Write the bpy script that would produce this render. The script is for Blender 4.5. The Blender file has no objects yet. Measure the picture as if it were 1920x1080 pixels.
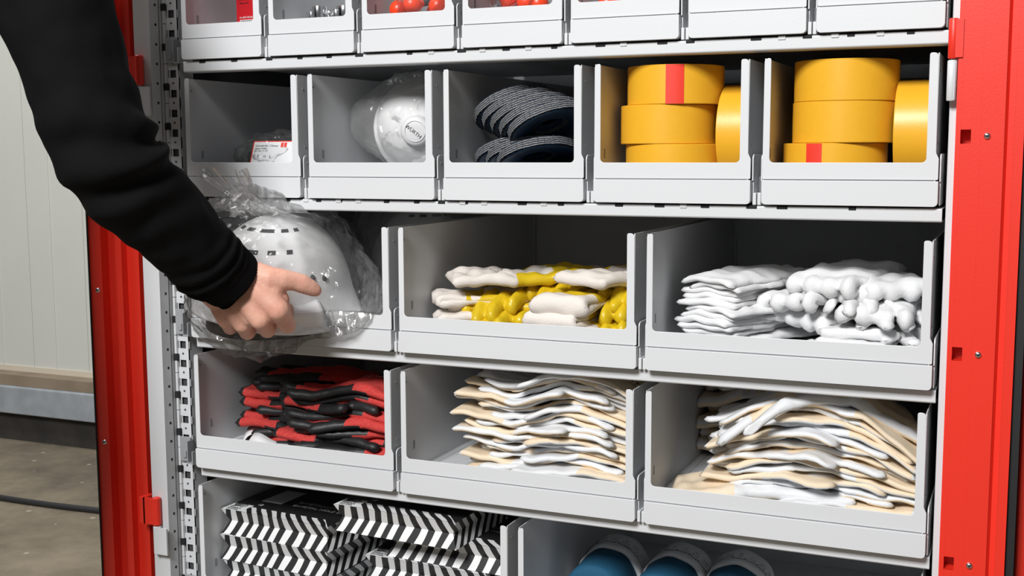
import bpy, bmesh, math, random
import numpy as np
from mathutils import Vector, Matrix, Euler, noise

R = math.radians
PI = math.pi
scene = bpy.context.scene
col = scene.collection
random.seed(7)

# ------------------------------------------------------------------ camera, world, lights, exposure
cam_d = bpy.data.cameras.new('camera')
cam_d.sensor_width = 36.0
cam_d.lens = 36.0 * 2218.9 / 1920.0
cam_d.clip_start = 0.02
cam_d.clip_end = 60
cam = bpy.data.objects.new('camera', cam_d)
cam.location = (1.06078, -1.31018, 1.06002)
cam.rotation_mode = 'XYZ'
cam.rotation_euler = (R(83.3863), R(0.2350), R(23.5381))
col.objects.link(cam)
scene.camera = cam

world = bpy.data.worlds.new('world')
scene.world = world
world.use_nodes = True
bg = world.node_tree.nodes['Background']
bg.inputs[0].default_value = (0.93, 0.97, 1.0, 1)
bg.inputs[1].default_value = 0.105

def area(name, loc, target, size, power, color=(1, 1, 1)):
    d = bpy.data.lights.new(name, 'AREA')
    d.shape = 'RECTANGLE'
    d.size, d.size_y = size
    d.energy = power
    d.color = color
    o = bpy.data.objects.new(name, d)
    o.location = loc
    o.rotation_euler = (Vector(target) - Vector(loc)).to_track_quat('-Z', 'Y').to_euler()
    col.objects.link(o)
    return o

area('softbox', (0.42, -3.1, 3.05), (0.5, 0, 0.85), (0.9, 0.9), 180, (1.0, 1.0, 1.0))
area('wall_fill', (-1.6, 0.0, 4.2), (-1.9, 1.4, 0), (1.6, 1.6), 108, (1.0, 0.99, 0.965))  # unseen overhead light, added to brighten the back wall

scene.view_settings.view_transform = 'Standard'
scene.view_settings.look = 'None'
scene.view_settings.gamma = 1
scene.view_settings.use_curve_mapping = False
scene.view_settings.exposure = 0.0

# ------------------------------------------------------------------ materials
M = {}
def mat(name, color, rough=0.5, metal=0.0, spec=0.5, bump=None, vary=None, sss=0.0):
    """principled material; bump=(scale, strength, distance), vary=(scale, amount, colour2)"""
    m = bpy.data.materials.new(name)
    m.use_nodes = True
    nt = m.node_tree
    p = nt.nodes['Principled BSDF']
    p.inputs['Base Color'].default_value = (*color, 1)
    p.inputs['Roughness'].default_value = rough
    p.inputs['Metallic'].default_value = metal
    p.inputs['Specular IOR Level'].default_value = spec
    if sss:
        p.inputs['Subsurface Weight'].default_value = sss
        p.inputs['Subsurface Radius'].default_value = (0.008, 0.003, 0.0015)
        p.inputs['Subsurface Scale'].default_value = 1.0
    tc = nt.nodes.new('ShaderNodeTexCoord')
    if vary:
        n = nt.nodes.new('ShaderNodeTexNoise'); n.inputs['Scale'].default_value = vary[0]; n.inputs['Detail'].default_value = 5
        nt.links.new(tc.outputs['Object'], n.inputs['Vector'])
        cr = nt.nodes.new('ShaderNodeMix'); cr.data_type = 'RGBA'
        mr = nt.nodes.new('ShaderNodeMapRange'); mr.inputs['From Min'].default_value = 0.4; mr.inputs['From Max'].default_value = 0.7
        mr.inputs['To Max'].default_value = vary[1]
        nt.links.new(n.outputs['Fac'], mr.inputs['Value'])
        cr.inputs['A'].default_value = (*color, 1); cr.inputs['B'].default_value = (*vary[2], 1)
        nt.links.new(mr.outputs['Result'], cr.inputs['Factor'])
        nt.links.new(cr.outputs['Result'], p.inputs['Base Color'])
    if bump:
        n = nt.nodes.new('ShaderNodeTexNoise'); n.inputs['Scale'].default_value = bump[0]; n.inputs['Detail'].default_value = 3
        nt.links.new(tc.outputs['Object'], n.inputs['Vector'])
        b = nt.nodes.new('ShaderNodeBump'); b.inputs['Strength'].default_value = bump[1]; b.inputs['Distance'].default_value = bump[2]
        nt.links.new(n.outputs['Fac'], b.inputs['Height'])
        nt.links.new(b.outputs['Normal'], p.inputs['Normal'])
    M[name] = m
    return m

mat('paint_grey', (0.655, 0.665, 0.68), 0.42, bump=(900, 0.25, 0.0004))
mat('dark_grey_and_shade', (0.30, 0.31, 0.32), 0.5)  # dark clip piece, and painted shade in seams and small holes
mat('hole_black', (0.012, 0.012, 0.013), 0.8)
mat('void_shade', (0.05, 0.05, 0.053), 0.7)  # near-black painted as the shade in gaps, upright holes and vents
mat('paint_red', (0.78, 0.030, 0.014), 0.42, bump=(700, 0.25, 0.0004))
mat('gasket_black', (0.012, 0.012, 0.013), 0.6)
mat('steel', (0.72, 0.72, 0.73), 0.22, 1.0)
mat('chrome', (0.85, 0.85, 0.86), 0.14, 1.0)
mat('wall_paint', (0.60, 0.61, 0.57), 0.55, vary=(2.5, 0.25, (0.52, 0.53, 0.50)))
mat('wall_cream', (0.62, 0.55, 0.44), 0.7)
mat('galvanised', (0.34, 0.37, 0.40), 0.55, 0.25, vary=(14, 0.7, (0.45, 0.49, 0.53)), bump=(40, 0.2, 0.002))
mat('dusty_timber', (0.27, 0.21, 0.15), 0.9, vary=(9, 0.7, (0.18, 0.14, 0.10)))
mat('beam_shade_dark', (0.035, 0.032, 0.028), 0.9, vary=(10, 0.6, (0.07, 0.06, 0.05)), bump=(30, 0.4, 0.01))  # near-black painted as the shade under the raised beam
mat('cable_rubber', (0.02, 0.02, 0.022), 0.5)
mat('clear_clip', (0.33, 0.34, 0.35), 0.25, spec=0.6)
mat('tape_yellow', (0.82, 0.43, 0.025), 0.38, vary=(120, 0.25, (0.78, 0.38, 0.02)), bump=(350, 0.15, 0.0005))
mat('tape_side', (0.72, 0.40, 0.08), 0.45)
mat('cardboard', (0.45, 0.31, 0.18), 0.8)
mat('label_red', (0.80, 0.04, 0.02), 0.5)
mat('box_red', (0.62, 0.012, 0.02), 0.4)
mat('cap_red', (0.88, 0.06, 0.015), 0.35)
mat('tube_dark', (0.03, 0.03, 0.032), 0.4)
mat('paper_white', (0.80, 0.81, 0.82), 0.6)
mat('ink_black', (0.015, 0.015, 0.016), 0.6)
mat('ink_grey', (0.42, 0.42, 0.43), 0.6)
mat('helmet_white', (0.90, 0.90, 0.90), 0.28, spec=0.5)
mat('mask_white', (0.69, 0.69, 0.69), 0.75, bump=(260, 0.3, 0.001))
mat('valve_white', (0.70, 0.70, 0.71), 0.35)
mat('skin', (0.72, 0.395, 0.295), 0.5, spec=0.35, sss=0.12, vary=(55, 0.55, (0.62, 0.27, 0.20)), bump=(320, 0.35, 0.0012))
mat('cloth_black', (0.0042, 0.0042, 0.0045), 0.9, spec=0.12, bump=(420, 0.4, 0.0008))
mat('rib_black', (0.004, 0.004, 0.0045), 0.9, spec=0.12)
mat('trousers', (0.02, 0.022, 0.03), 0.85)
mat('shoe', (0.03, 0.03, 0.03), 0.6)
mat('hair', (0.06, 0.035, 0.02), 0.6)
mat('leather_white', (0.75, 0.76, 0.775), 0.7, bump=(240, 0.35, 0.0012), vary=(30, 0.4, (0.70, 0.70, 0.70)))
mat('canvas_beige', (0.80, 0.655, 0.475), 0.85, bump=(600, 0.5, 0.0008), vary=(40, 0.5, (0.83, 0.72, 0.57)))
mat('cotton_white', (0.77, 0.77, 0.775), 0.9, bump=(300, 0.4, 0.0012))
mat('terry_cream', (0.80, 0.735, 0.675), 0.95, bump=(900, 0.8, 0.0012))
mat('nitrile_yellow', (0.67, 0.47, 0.012), 0.36, vary=(35, 0.4, (0.60, 0.39, 0.01)), bump=(160, 0.4, 0.0014))
mat('knit_red', (0.52, 0.020, 0.018), 0.85, vary=(900, 0.8, (0.74, 0.12, 0.10)), bump=(800, 0.8, 0.001))
mat('nitrile_black', (0.014, 0.014, 0.015), 0.5, bump=(420, 0.4, 0.0008))
mat('tag_white', (0.72, 0.72, 0.72), 0.6)
mat('blue_backing', (0.004, 0.030, 0.075), 0.5)
mat('roll_blue', (0.007, 0.085, 0.165), 0.8, bump=(420, 0.7, 0.0014))
mat('box_black', (0.014, 0.014, 0.015), 0.42)

def wave_mat(name, ca, cb, scale, axis, distort, rough=0.7, width=0.5, bump=0.6):
    m = bpy.data.materials.new(name); m.use_nodes = True; nt = m.node_tree
    p = nt.nodes['Principled BSDF']; p.inputs['Roughness'].default_value = rough
    tc = nt.nodes.new('ShaderNodeTexCoord'); w = nt.nodes.new('ShaderNodeTexWave')
    w.bands_direction = axis; w.inputs['Scale'].default_value = scale; w.inputs['Distortion'].default_value = distort
    w.inputs['Detail'].default_value = 2; w.inputs['Detail Scale'].default_value = 2.0
    nt.links.new(tc.outputs['Object'], w.inputs['Vector'])
    r = nt.nodes.new('ShaderNodeValToRGB'); r.color_ramp.elements[0].position = width - 0.12; r.color_ramp.elements[1].position = width + 0.12
    r.color_ramp.elements[0].color = (*ca, 1); r.color_ramp.elements[1].color = (*cb, 1)
    nt.links.new(w.outputs['Fac'], r.inputs['Fac']); nt.links.new(r.outputs['Color'], p.inputs['Base Color'])
    b = nt.nodes.new('ShaderNodeBump'); b.inputs['Strength'].default_value = bump; b.inputs['Distance'].default_value = 0.001
    nt.links.new(w.outputs['Fac'], b.inputs['Height']); nt.links.new(b.outputs['Normal'], p.inputs['Normal'])
    M[name] = m
wave_mat('flap_denim', (0.022, 0.034, 0.055), (0.33, 0.32, 0.30), 100, 'Z', 2.2, 0.9, 0.70, 1.0)

def floor_mat():
    m = bpy.data.materials.new('concrete'); m.use_nodes = True; nt = m.node_tree
    p = nt.nodes['Principled BSDF']; p.inputs['Roughness'].default_value = 0.85
    tc = nt.nodes.new('ShaderNodeTexCoord')
    n = nt.nodes.new('ShaderNodeTexNoise'); n.inputs['Scale'].default_value = 3.5; n.inputs['Detail'].default_value = 9; n.inputs['Roughness'].default_value = 0.65
    nt.links.new(tc.outputs['Object'], n.inputs['Vector'])
    r = nt.nodes.new('ShaderNodeValToRGB')
    r.color_ramp.elements[0].position = 0.35; r.color_ramp.elements[0].color = (0.115, 0.095, 0.068, 1)
    r.color_ramp.elements[1].position = 0.7; r.color_ramp.elements[1].color = (0.27, 0.225, 0.16, 1)
    nt.links.new(n.outputs['Fac'], r.inputs['Fac'])
    v = nt.nodes.new('ShaderNodeTexVoronoi'); v.inputs['Scale'].default_value = 17
    nt.links.new(tc.outputs['Object'], v.inputs['Vector'])
    mr = nt.nodes.new('ShaderNodeMapRange'); mr.inputs['From Min'].default_value = 0.10; mr.inputs['From Max'].default_value = 0.16
    mr.inputs['To Min'].default_value = 0.75; mr.inputs['To Max'].default_value = 0.0
    nt.links.new(v.outputs['Distance'], mr.inputs['Value'])
    n2 = nt.nodes.new('ShaderNodeTexNoise'); n2.inputs['Scale'].default_value = 9
    nt.links.new(tc.outputs['Object'], n2.inputs['Vector'])
    th = nt.nodes.new('ShaderNodeMath'); th.operation = 'GREATER_THAN'; th.inputs[1].default_value = 0.55
    nt.links.new(n2.outputs['Fac'], th.inputs[0])
    mu = nt.nodes.new('ShaderNodeMath'); mu.operation = 'MULTIPLY'
    nt.links.new(mr.outputs['Result'], mu.inputs[0]); nt.links.new(th.outputs[0], mu.inputs[1])
    mx = nt.nodes.new('ShaderNodeMix'); mx.data_type = 'RGBA'; mx.inputs['B'].default_value = (0.42, 0.39, 0.33, 1)
    nt.links.new(mu.outputs[0], mx.inputs['Factor']); nt.links.new(r.outputs['Color'], mx.inputs['A'])
    nt.links.new(mx.outputs['Result'], p.inputs['Base Color'])
    b = nt.nodes.new('ShaderNodeBump'); b.inputs['Strength'].default_value = 0.4; b.inputs['Distance'].default_value = 0.01
    nt.links.new(n.outputs['Fac'], b.inputs['Height']); nt.links.new(b.outputs['Normal'], p.inputs['Normal'])
    M['concrete'] = m
floor_mat()

def film_mat(name, base, tint=(1, 1, 1), scale=28.0, strength=0.9):
    """thin clear plastic film: mostly transparent, with crumpled glossy glints"""
    m = bpy.data.materials.new(name); m.use_nodes = True; nt = m.node_tree
    nt.nodes.remove(nt.nodes['Principled BSDF']); out = nt.nodes['Material Output']
    tc = nt.nodes.new('ShaderNodeTexCoord')
    n = nt.nodes.new('ShaderNodeTexNoise'); n.inputs['Scale'].default_value = scale; n.inputs['Detail'].default_value = 2.5; n.inputs['Distortion'].default_value = 1.2
    nt.links.new(tc.outputs['Object'], n.inputs['Vector'])
    v = nt.nodes.new('ShaderNodeTexVoronoi'); v.feature = 'DISTANCE_TO_EDGE'; v.inputs['Scale'].default_value = scale * 1.1
    nt.links.new(tc.outputs['Object'], v.inputs['Vector'])
    ad = nt.nodes.new('ShaderNodeMath'); ad.operation = 'ADD'
    nt.links.new(n.outputs['Fac'], ad.inputs[0]); nt.links.new(v.outputs['Distance'], ad.inputs[1])
    b = nt.nodes.new('ShaderNodeBump'); b.inputs['Strength'].default_value = strength; b.inputs['Distance'].default_value = 0.005
    nt.links.new(ad.outputs[0], b.inputs['Height'])
    tr = nt.nodes.new('ShaderNodeBsdfTransparent'); tr.inputs['Color'].default_value = (*tint, 1)
    gl = nt.nodes.new('ShaderNodeBsdfGlossy'); gl.inputs['Roughness'].default_value = 0.13
    nt.links.new(b.outputs['Normal'], gl.inputs['Normal'])
    df = nt.nodes.new('ShaderNodeBsdfDiffuse'); df.inputs['Color'].default_value = (0.8, 0.8, 0.8, 1)
    fr = nt.nodes.new('ShaderNodeFresnel'); fr.inputs['IOR'].default_value = 1.45
    nt.links.new(b.outputs['Normal'], fr.inputs['Normal'])
    fm = nt.nodes.new('ShaderNodeMath'); fm.operation = 'MULTIPLY'; fm.inputs[1].default_value = 0.55; nt.links.new(fr.outputs[0], fm.inputs[0])
    m1 = nt.nodes.new('ShaderNodeMixShader'); nt.links.new(fm.outputs[0], m1.inputs[0])
    nt.links.new(tr.outputs[0], m1.inputs[1]); nt.links.new(gl.outputs[0], m1.inputs[2])
    m2 = nt.nodes.new('ShaderNodeMixShader'); m2.inputs[0].default_value = base
    nt.links.new(m1.outputs[0], m2.inputs[1]); nt.links.new(df.outputs[0], m2.inputs[2])
    nt.links.new(m2.outputs[0], out.inputs['Surface'])
    M[name] = m
film_mat('film', 0.04)
film_mat('film_milky', 0.15)

def zebra_mat():
    """printed zebra stripes: bands along X, leaning one way above the crease and the other way below it"""
    m = bpy.data.materials.new('zebra_print'); m.use_nodes = True; nt = m.node_tree
    p = nt.nodes['Principled BSDF']; p.inputs['Roughness'].default_value = 0.5
    tc = nt.nodes.new('ShaderNodeTexCoord'); sep = nt.nodes.new('ShaderNodeSeparateXYZ')
    nt.links.new(tc.outputs['Object'], sep.inputs[0])
    def math_(op, a, b=None):
        n = nt.nodes.new('ShaderNodeMath'); n.operation = op
        for i, s in enumerate((a, b)):
            if s is None: continue
            if isinstance(s, (int, float)): n.inputs[i].default_value = s
            else: nt.links.new(s, n.inputs[i])
        return n.outputs[0]
    zc = math_('SUBTRACT', sep.outputs['Z'], 0.0185)
    lo = math_('MULTIPLY', math_('MINIMUM', zc, 0.0), 0.95)
    hi = math_('MULTIPLY', math_('MAXIMUM', zc, 0.0), 0.40)
    xx = math_('MULTIPLY', math_('SUBTRACT', sep.outputs['X'], 0.085), 12.0)
    hi = math_('MULTIPLY', hi, math_('ADD', xx, 1.0))
    nz = nt.nodes.new('ShaderNodeTexNoise'); nz.inputs['Scale'].default_value = 16; nz.inputs['Detail'].default_value = 1
    nt.links.new(tc.outputs['Object'], nz.inputs['Vector'])
    wob = math_('MULTIPLY', math_('SUBTRACT', nz.outputs['Fac'], 0.5), 0.016)
    s = math_('ADD', math_('ADD', sep.outputs['X'], sep.outputs['Y']), math_('ADD', math_('SUBTRACT', hi, lo), wob))
    ph = math_('SINE', math_('MULTIPLY', s, 2 * PI / 0.0205))
    r = nt.nodes.new('ShaderNodeValToRGB'); r.color_ramp.elements[0].position = 0.49; r.color_ramp.elements[1].position = 0.51
    r.color_ramp.elements[0].color = (0.014, 0.014, 0.015, 1); r.color_ramp.elements[1].color = (0.80, 0.80, 0.80, 1)
    nt.links.new(math_('ADD', math_('MULTIPLY', ph, 0.5), 0.5), r.inputs['Fac'])
    nt.links.new(r.outputs['Color'], p.inputs['Base Color'])
    M['zebra_print'] = m
zebra_mat()

# ------------------------------------------------------------------ object helpers
class MB:
    """mesh builder"""
    def __init__(s): s.v = []; s.f = []; s.m = []
    def face(s, idx, mi=0): s.f.append(tuple(idx)); s.m.append(mi)
    def box(s, x0, x1, y0, y1, z0, z1, mi=0):
        b = len(s.v)
        s.v += [(x0, y0, z0), (x1, y0, z0), (x1, y1, z0), (x0, y1, z0), (x0, y0, z1), (x1, y0, z1), (x1, y1, z1), (x0, y1, z1)]
        for q in ((0, 3, 2, 1), (4, 5, 6, 7), (0, 1, 5, 4), (1, 2, 6, 5), (2, 3, 7, 6), (3, 0, 4, 7)): s.face([b + i for i in q], mi)
    def prism(s, poly, y0, y1, mi=0):
        """poly in XZ, counter-clockwise seen from -Y"""
        b = len(s.v); n = len(poly)
        s.v += [(x, y0, z) for x, z in poly] + [(x, y1, z) for x, z in poly]
        s.face(range(b, b + n), mi); s.face(range(b + 2 * n - 1, b + n - 1, -1), mi)
        for i in range(n): j = (i + 1) % n; s.face((b + i, b + n + i, b + n + j, b + j), mi)
    def prism_x(s, poly, x0, x1, mi=0):
        """poly in YZ"""
        b = len(s.v); n = len(poly)
        s.v += [(x0, y, z) for y, z in poly] + [(x1, y, z) for y, z in poly]
        s.face(range(b + n - 1, b - 1, -1), mi); s.face(range(b + n, b + 2 * n), mi)
        for i in range(n): j = (i + 1) % n; s.face((b + i, b + j, b + n + j, b + n + i), mi)
    def prism_z(s, poly, z0, z1, mi=0):
        b = len(s.v); n = len(poly)
        s.v += [(x, y, z0) for x, y in poly] + [(x, y, z1) for x, y in poly]
        s.face(range(b + n - 1, b - 1, -1), mi); s.face(range(b + n, b + 2 * n), mi)
        for i in range(n): j = (i + 1) % n; s.face((b + i, b + j, b + n + j, b + n + i), mi)
    def lathe(s, prof, seg=48, mi=0, centre=(0, 0, 0), axis='Z', closed=False):
        b = len(s.v); n = len(prof)
        for k in range(seg):
            a = 2 * PI * k / seg
            for r, h in prof:
                p = (r * math.cos(a), r * math.sin(a), h)
                if axis == 'Y': p = (p[0], p[2], -p[1])
                if axis == 'X': p = (p[2], p[0], p[1])
                s.v.append((p[0] + centre[0], p[1] + centre[1], p[2] + centre[2]))
        rng = n if closed else n - 1
        for k in range(seg):
            for i in range(rng):
                j = (i + 1) % n; k2 = (k + 1) % seg
                s.face((b + k * n + i, b + k2 * n + i, b + k2 * n + j, b + k * n + j), mi)
    def disc(s, c, r, axis, mi=0, seg=12, depth=0.0006):
        """small flat stud, normal along axis ('-Y', '+X')"""
        b = len(s.v)
        for d in (0, depth):
            for k in range(seg):
                a = 2 * PI * k / seg; p, q = r * math.cos(a), r * math.sin(a)
                s.v.append((c[0] + p, c[1] - d, c[2] + q) if axis == '-Y' else (c[0] + d, c[1] + p, c[2] + q))
        s.face([b + seg + k for k in range(seg)], mi); s.face([b + seg - 1 - k for k in range(seg)], mi)
        for k in range(seg): j = (k + 1) % seg; s.face((b + k, b + j, b + seg + j, b + seg + k), mi)
    def tube(s, pts, rad, seg=10, mi=0):
        b = len(s.v); n = len(pts)
        rads = rad if isinstance(rad, (list, tuple)) else [rad] * n
        for i, p in enumerate(pts):
            p = Vector(p); t = (Vector(pts[min(i + 1, n - 1)]) - Vector(pts[max(i - 1, 0)])).normalized()
            u = t.cross(Vector((0.13, 0.21, 0.97))).normalized(); w = t.cross(u)
            for k in range(seg):
                a = 2 * PI * k / seg; s.v.append(tuple(p + (u * math.cos(a) + w * math.sin(a)) * rads[i]))
        for i in range(n - 1):
            for k in range(seg):
                j = (k + 1) % seg; s.face((b + i * seg + k, b + i * seg + j, b + (i + 1) * seg + j, b + (i + 1) * seg + k), mi)
        s.face([b + k for k in range(seg)][::-1], mi); s.face([b + (n - 1) * seg + k for k in range(seg)], mi)
    def mesh(s, name, mats, smooth=False):
        me = bpy.data.meshes.new(name); me.from_pydata(s.v, [], s.f)
        for m in mats: me.materials.append(M[m])
        me.polygons.foreach_set('material_index', s.m)
        bm = bmesh.new(); bm.from_mesh(me); bmesh.ops.recalc_face_normals(bm, faces=bm.faces); bm.to_mesh(me); bm.free()
        if smooth: me.polygons.foreach_set('use_smooth', [True] * len(me.polygons))
        me.update(); return me
    def build(s, name, mats, parent=None, smooth=False, bevel=None, auto=None):
        o = link(name, s.mesh(name, mats, smooth or bool(auto)), parent)
        if auto: sharp(o.data, auto)
        if bevel:
            b = o.modifiers.new('bevel', 'BEVEL'); b.width = bevel; b.segments = 2; b.limit_method = 'ANGLE'; b.angle_limit = R(40)
        return o

def sharp(me, deg):
    bm = bmesh.new(); bm.from_mesh(me)
    for e in bm.edges:
        e.smooth = not (len(e.link_faces) == 2 and e.calc_face_angle(0) > R(deg))
    bm.to_mesh(me); bm.free()

def link(name, data, parent=None):
    o = bpy.data.objects.new(name, data); col.objects.link(o)
    if parent: o.parent = parent
    return o
def tag(o, label, cat, group=None):
    o['label'] = label; o['category'] = cat
    if group: o['group'] = group
    return o
def thing(name, label, cat, loc=(0, 0, 0), rot=(0, 0, 0), group=None):
    o = link(name, None); o.location = loc; o.rotation_euler = rot; o.empty_display_size = 0.02
    return tag(o, label, cat, group)
def struct(o): o['kind'] = 'structure'; return o
def copy_tree(o, parent=None):
    c = o.copy(); col.objects.link(c)
    if parent: c.parent = parent
    for ch in list(o.children): copy_tree(ch, c)
    return c
def rrect(x0, x1, z0, z1, r, seg=5, corners=(1, 1, 1, 1)):
    """rounded rectangle, corners bl br tr tl"""
    out = []
    for (cx, cz, a0, on) in ((x0, z0, 180, corners[0]), (x1, z0, 270, corners[1]), (x1, z1, 0, corners[2]), (x0, z1, 90, corners[3])):
        if not on: out.append((cx, cz)); continue
        ox = cx + (r if cx == x0 else -r); oz = cz + (r if cz == z0 else -r)
        for k in range(seg + 1):
            a = R(a0 + 90 * k / seg); out.append((ox + r * math.cos(a), oz + r * math.sin(a)))
    return out
def text(name, body, size, m, parent, loc, rot, align='LEFT', extr=0.0002, sx=1.0):
    c = bpy.data.curves.new(name, 'FONT'); c.body = body; c.size = size; c.align_x = align; c.extrude = extr; c.resolution_u = 3
    t = bpy.data.objects.new(name, c); col.objects.link(t)
    bpy.context.view_layer.update()
    me = bpy.data.meshes.new_from_object(t.evaluated_get(bpy.context.evaluated_depsgraph_get()))
    bpy.data.objects.remove(t); bpy.data.curves.remove(c)
    me.name = name; me.materials.clear(); me.materials.append(M[m])
    o = link(name, me, parent); o.location = loc; o.rotation_euler = rot; o.scale = (sx, 1, 1)
    return o
def voxel(name, mb_list, size, smooth_it, mats):
    """union of overlapping closed shells -> one continuous surface"""
    me = mb_list.mesh(name + '_raw', mats)
    t = bpy.data.objects.new(name, me); col.objects.link(t)
    r = t.modifiers.new('r', 'REMESH'); r.mode = 'VOXEL'; r.voxel_size = size; r.use_smooth_shade = True
    s = t.modifiers.new('s', 'SMOOTH'); s.factor = 0.5; s.iterations = smooth_it
    bpy.context.view_layer.update()
    out = bpy.data.meshes.new_from_object(t.evaluated_get(bpy.context.evaluated_depsgraph_get()))
    bpy.data.objects.remove(t); bpy.data.meshes.remove(me)
    out.name = name; out.materials.clear()
    for m in mats: out.materials.append(M[m])
    out.polygons.foreach_set('use_smooth', [True] * len(out.polygons)); out.update()
    return out
def balls(mb, pts, step=0.3, seg=10):
    """chain of (x,y,z,r) as overlapping spheres"""
    for (a, b) in zip(pts[:-1], pts[1:]):
        A, B = Vector(a[:3]), Vector(b[:3]); n = max(1, int((A - B).length / (min(a[3], b[3]) * step)))
        for k in range(n + 1):
            t = k / n; c = A.lerp(B, t); r = a[3] * (1 - t) + b[3] * t
            prof = [(max(1e-5, r * math.sin(PI * i / seg)), -r * math.cos(PI * i / seg)) for i in range(seg + 1)]
            mb.lathe(prof, 12, 0, tuple(c))
ORD = ['topmost', 'second', 'third', 'fourth', 'fifth', 'sixth', 'seventh', 'eighth', 'ninth', 'tenth', 'eleventh', 'twelfth', 'thirteenth', 'fourteenth', 'fifteenth', 'sixteenth', 'seventeenth', 'eighteenth', 'nineteenth', 'twentieth']
def from_top(i): return 'topmost' if i == 0 else ORD[i] + ' from the top'

# ------------------------------------------------------------------ setting
fl = MB(); fl.box(-6, 5, -4.5, 3.0, -0.1, 0)
struct(fl.build('floor', ['concrete']))
wl = MB()
x = -6.0
while x < 5:                                             # ribbed sandwich panel wall
    for (w, d) in ((0.085, 0.0), (0.004, 0.003), (0.105, 0.0), (0.004, -0.003), (0.062, 0.0)):
        wl.box(x, x + w, 1.93 + d, 2.05, 0.275, 3.4); x += w
struct(wl.build('wall_back', ['wall_paint']))
tr = MB(); tr.box(-6, 5, 1.925, 2.05, 0.255, 0.275)
struct(tr.build('trim_1', ['wall_cream']))
tr = MB(); tr.box(-6, 5, 1.86, 2.05, 0.216, 0.255); tr.box(-6, 5, 1.862, 2.05, 0.2, 0.22)
struct(tr.build('trim_2', ['dusty_timber']))
tr = MB(); tr.prism_x([(1.855, 0.215), (1.85, 0.21), (1.85, 0.115), (1.853, 0.112), (1.90, 0.112), (1.90, 0.215)], -6, 5)
struct(tr.build('trim_3', ['galvanised'], bevel=0.003))
tr = MB(); tr.box(-6, 5, 1.9, 2.05, 0.0, 0.2)
struct(tr.build('beam_shade_back', ['beam_shade_dark']))  # dark block standing for the beam's shadow at the wall foot
cb = MB(); cb.tube([(-2.9 + 0.1 * k, 1.33 + 0.03 * math.sin(k * 0.35 + 0.6) , 0.009) for k in range(28)], 0.009, 8)
tag(cb.build('cable', ['cable_rubber'], smooth=True), 'black rubber cable lying across the concrete floor', 'cable')

# ------------------------------------------------------------------ cabinet
W = 0.98
cab = thing('storage_cabinet', 'tall light grey steel cabinet with red doors and open shelves of bins', 'cabinet', (0.49, 0.25, 0))
def cpart(mb, name, mats, bevel=None, parent=None, **k):
    o = mb.build(name, mats, parent or cab, bevel=bevel, **k)
    if not parent: o.location = (-0.49, -0.25, 0)
    return o
b = MB(); b.box(-0.072, 1.052, 0.515, 0.52, 0.0, 2.0); cpart(b, 'back_panel', ['paint_grey'])
b = MB(); b.box(-0.072, 1.052, 0.0, 0.515, 0.0, 0.22); cpart(b, 'plinth', ['paint_grey'], 0.002)
b = MB(); b.box(-0.072, 1.052, 0.0, 0.515, 1.90, 2.0); cpart(b, 'top_panel', ['paint_grey'], 0.002)
b = MB(); b.box(-0.0735, -0.072, 0.02, 0.515, 0.22, 1.9); cpart(b, 'side_panel', ['paint_grey'])
b = MB(); b.box(1.052, 1.0535, 0.06, 0.515, 0.22, 1.9); cpart(b, 'side_panel', ['paint_grey'])
# left post: bright front face, then the face with pin holes
b = MB(); b.box(-0.078, -0.05, 0.002, 0.031, 0.22, 1.9)
k = 0
while 0.25 + k * 0.0266 < 1.88:
    b.disc((-0.05, 0.014, 0.25 + k * 0.0266), 0.0021, '+X', 1, 10, 0.0003); k += 1
b.box(-0.051, -0.0495, 0.0205, 0.0212, 0.22, 1.9, 1)
cpart(b, 'door_post', ['paint_grey', 'hole_black'], 0.0012)
b = MB(); b.box(0.9815, 0.992, 0.004, 0.05, 0.22, 1.9); cpart(b, 'door_post', ['paint_grey'], 0.0015)
# perforated upright
def upright(x0, x1, y):
    b = MB(); z = 0.23; n = 0; pitch = 0.0272; w = x1 - x0; mb_ = [x0, x0 + w * 0.24, x0 + w * 0.74, x1]
    while z < 1.88:
        hz = (z + 0.008, z + 0.0185)
        b.box(x0 + 0.0015, x1, y, y + 0.0015, z, hz[0])                       # solid row
        b.box(mb_[0] + 0.001, mb_[1], y, y + 0.0015, hz[0], hz[1]); b.box(mb_[2], mb_[3] + 0.0008, y, y + 0.0015, hz[0], hz[1])
        b.box(x0 + 0.0015, x1, y, y + 0.0015, hz[1], z + pitch)
        b.box(mb_[1], mb_[2], y + 0.004, y + 0.0045, hz[0] - 0.001, hz[1] + 0.001, 1)  # dark plate behind the hole, painted as the unlit interior
        b.disc(((mb_[1] + mb_[2]) / 2, y, z + 0.0005), 0.0016, '-Y', 1, 10, 0.0003)
        # folded left edge with slots
        b.box(x0 - 0.0015, x0 + 0.002, y - 0.004, y + 0.002, z + 0.0005, z + pitch - 0.0005 - (0.009 if n % 2 else 0.0))
        if n % 2: b.box(x0 - 0.0045, x0 + 0.0035, y - 0.0045, y + 0.003, z + pitch - 0.0095, z + pitch - 0.0005, 2)
        b.box(x0 + 0.0026, x0 + 0.0034, y - 0.0004, y, z + 0.008, z + 0.019, 2)
        z += pitch; n += 1
    b.box(x1 - 0.001, x1, y, y + 0.03, 0.23, 1.88)
    return b
cpart(upright(-0.0462, -0.0255, 0.03), 'perforated_upright', ['paint_grey', 'void_shade', 'hole_black'])
b = MB(); b.box(-0.045, -0.0445, 0.036, 0.5, 0.22, 1.9); cpart(b, 'gap_shade', ['void_shade'])  # dark sheet added so the gap beside the bins reads as shade
b = MB(); b.box(0.9805, 0.981, 0.06, 0.5, 0.22, 1.9); cpart(b, 'gap_shade', ['void_shade'])  # matching dark sheet, painted shade for the right-hand gap
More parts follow.
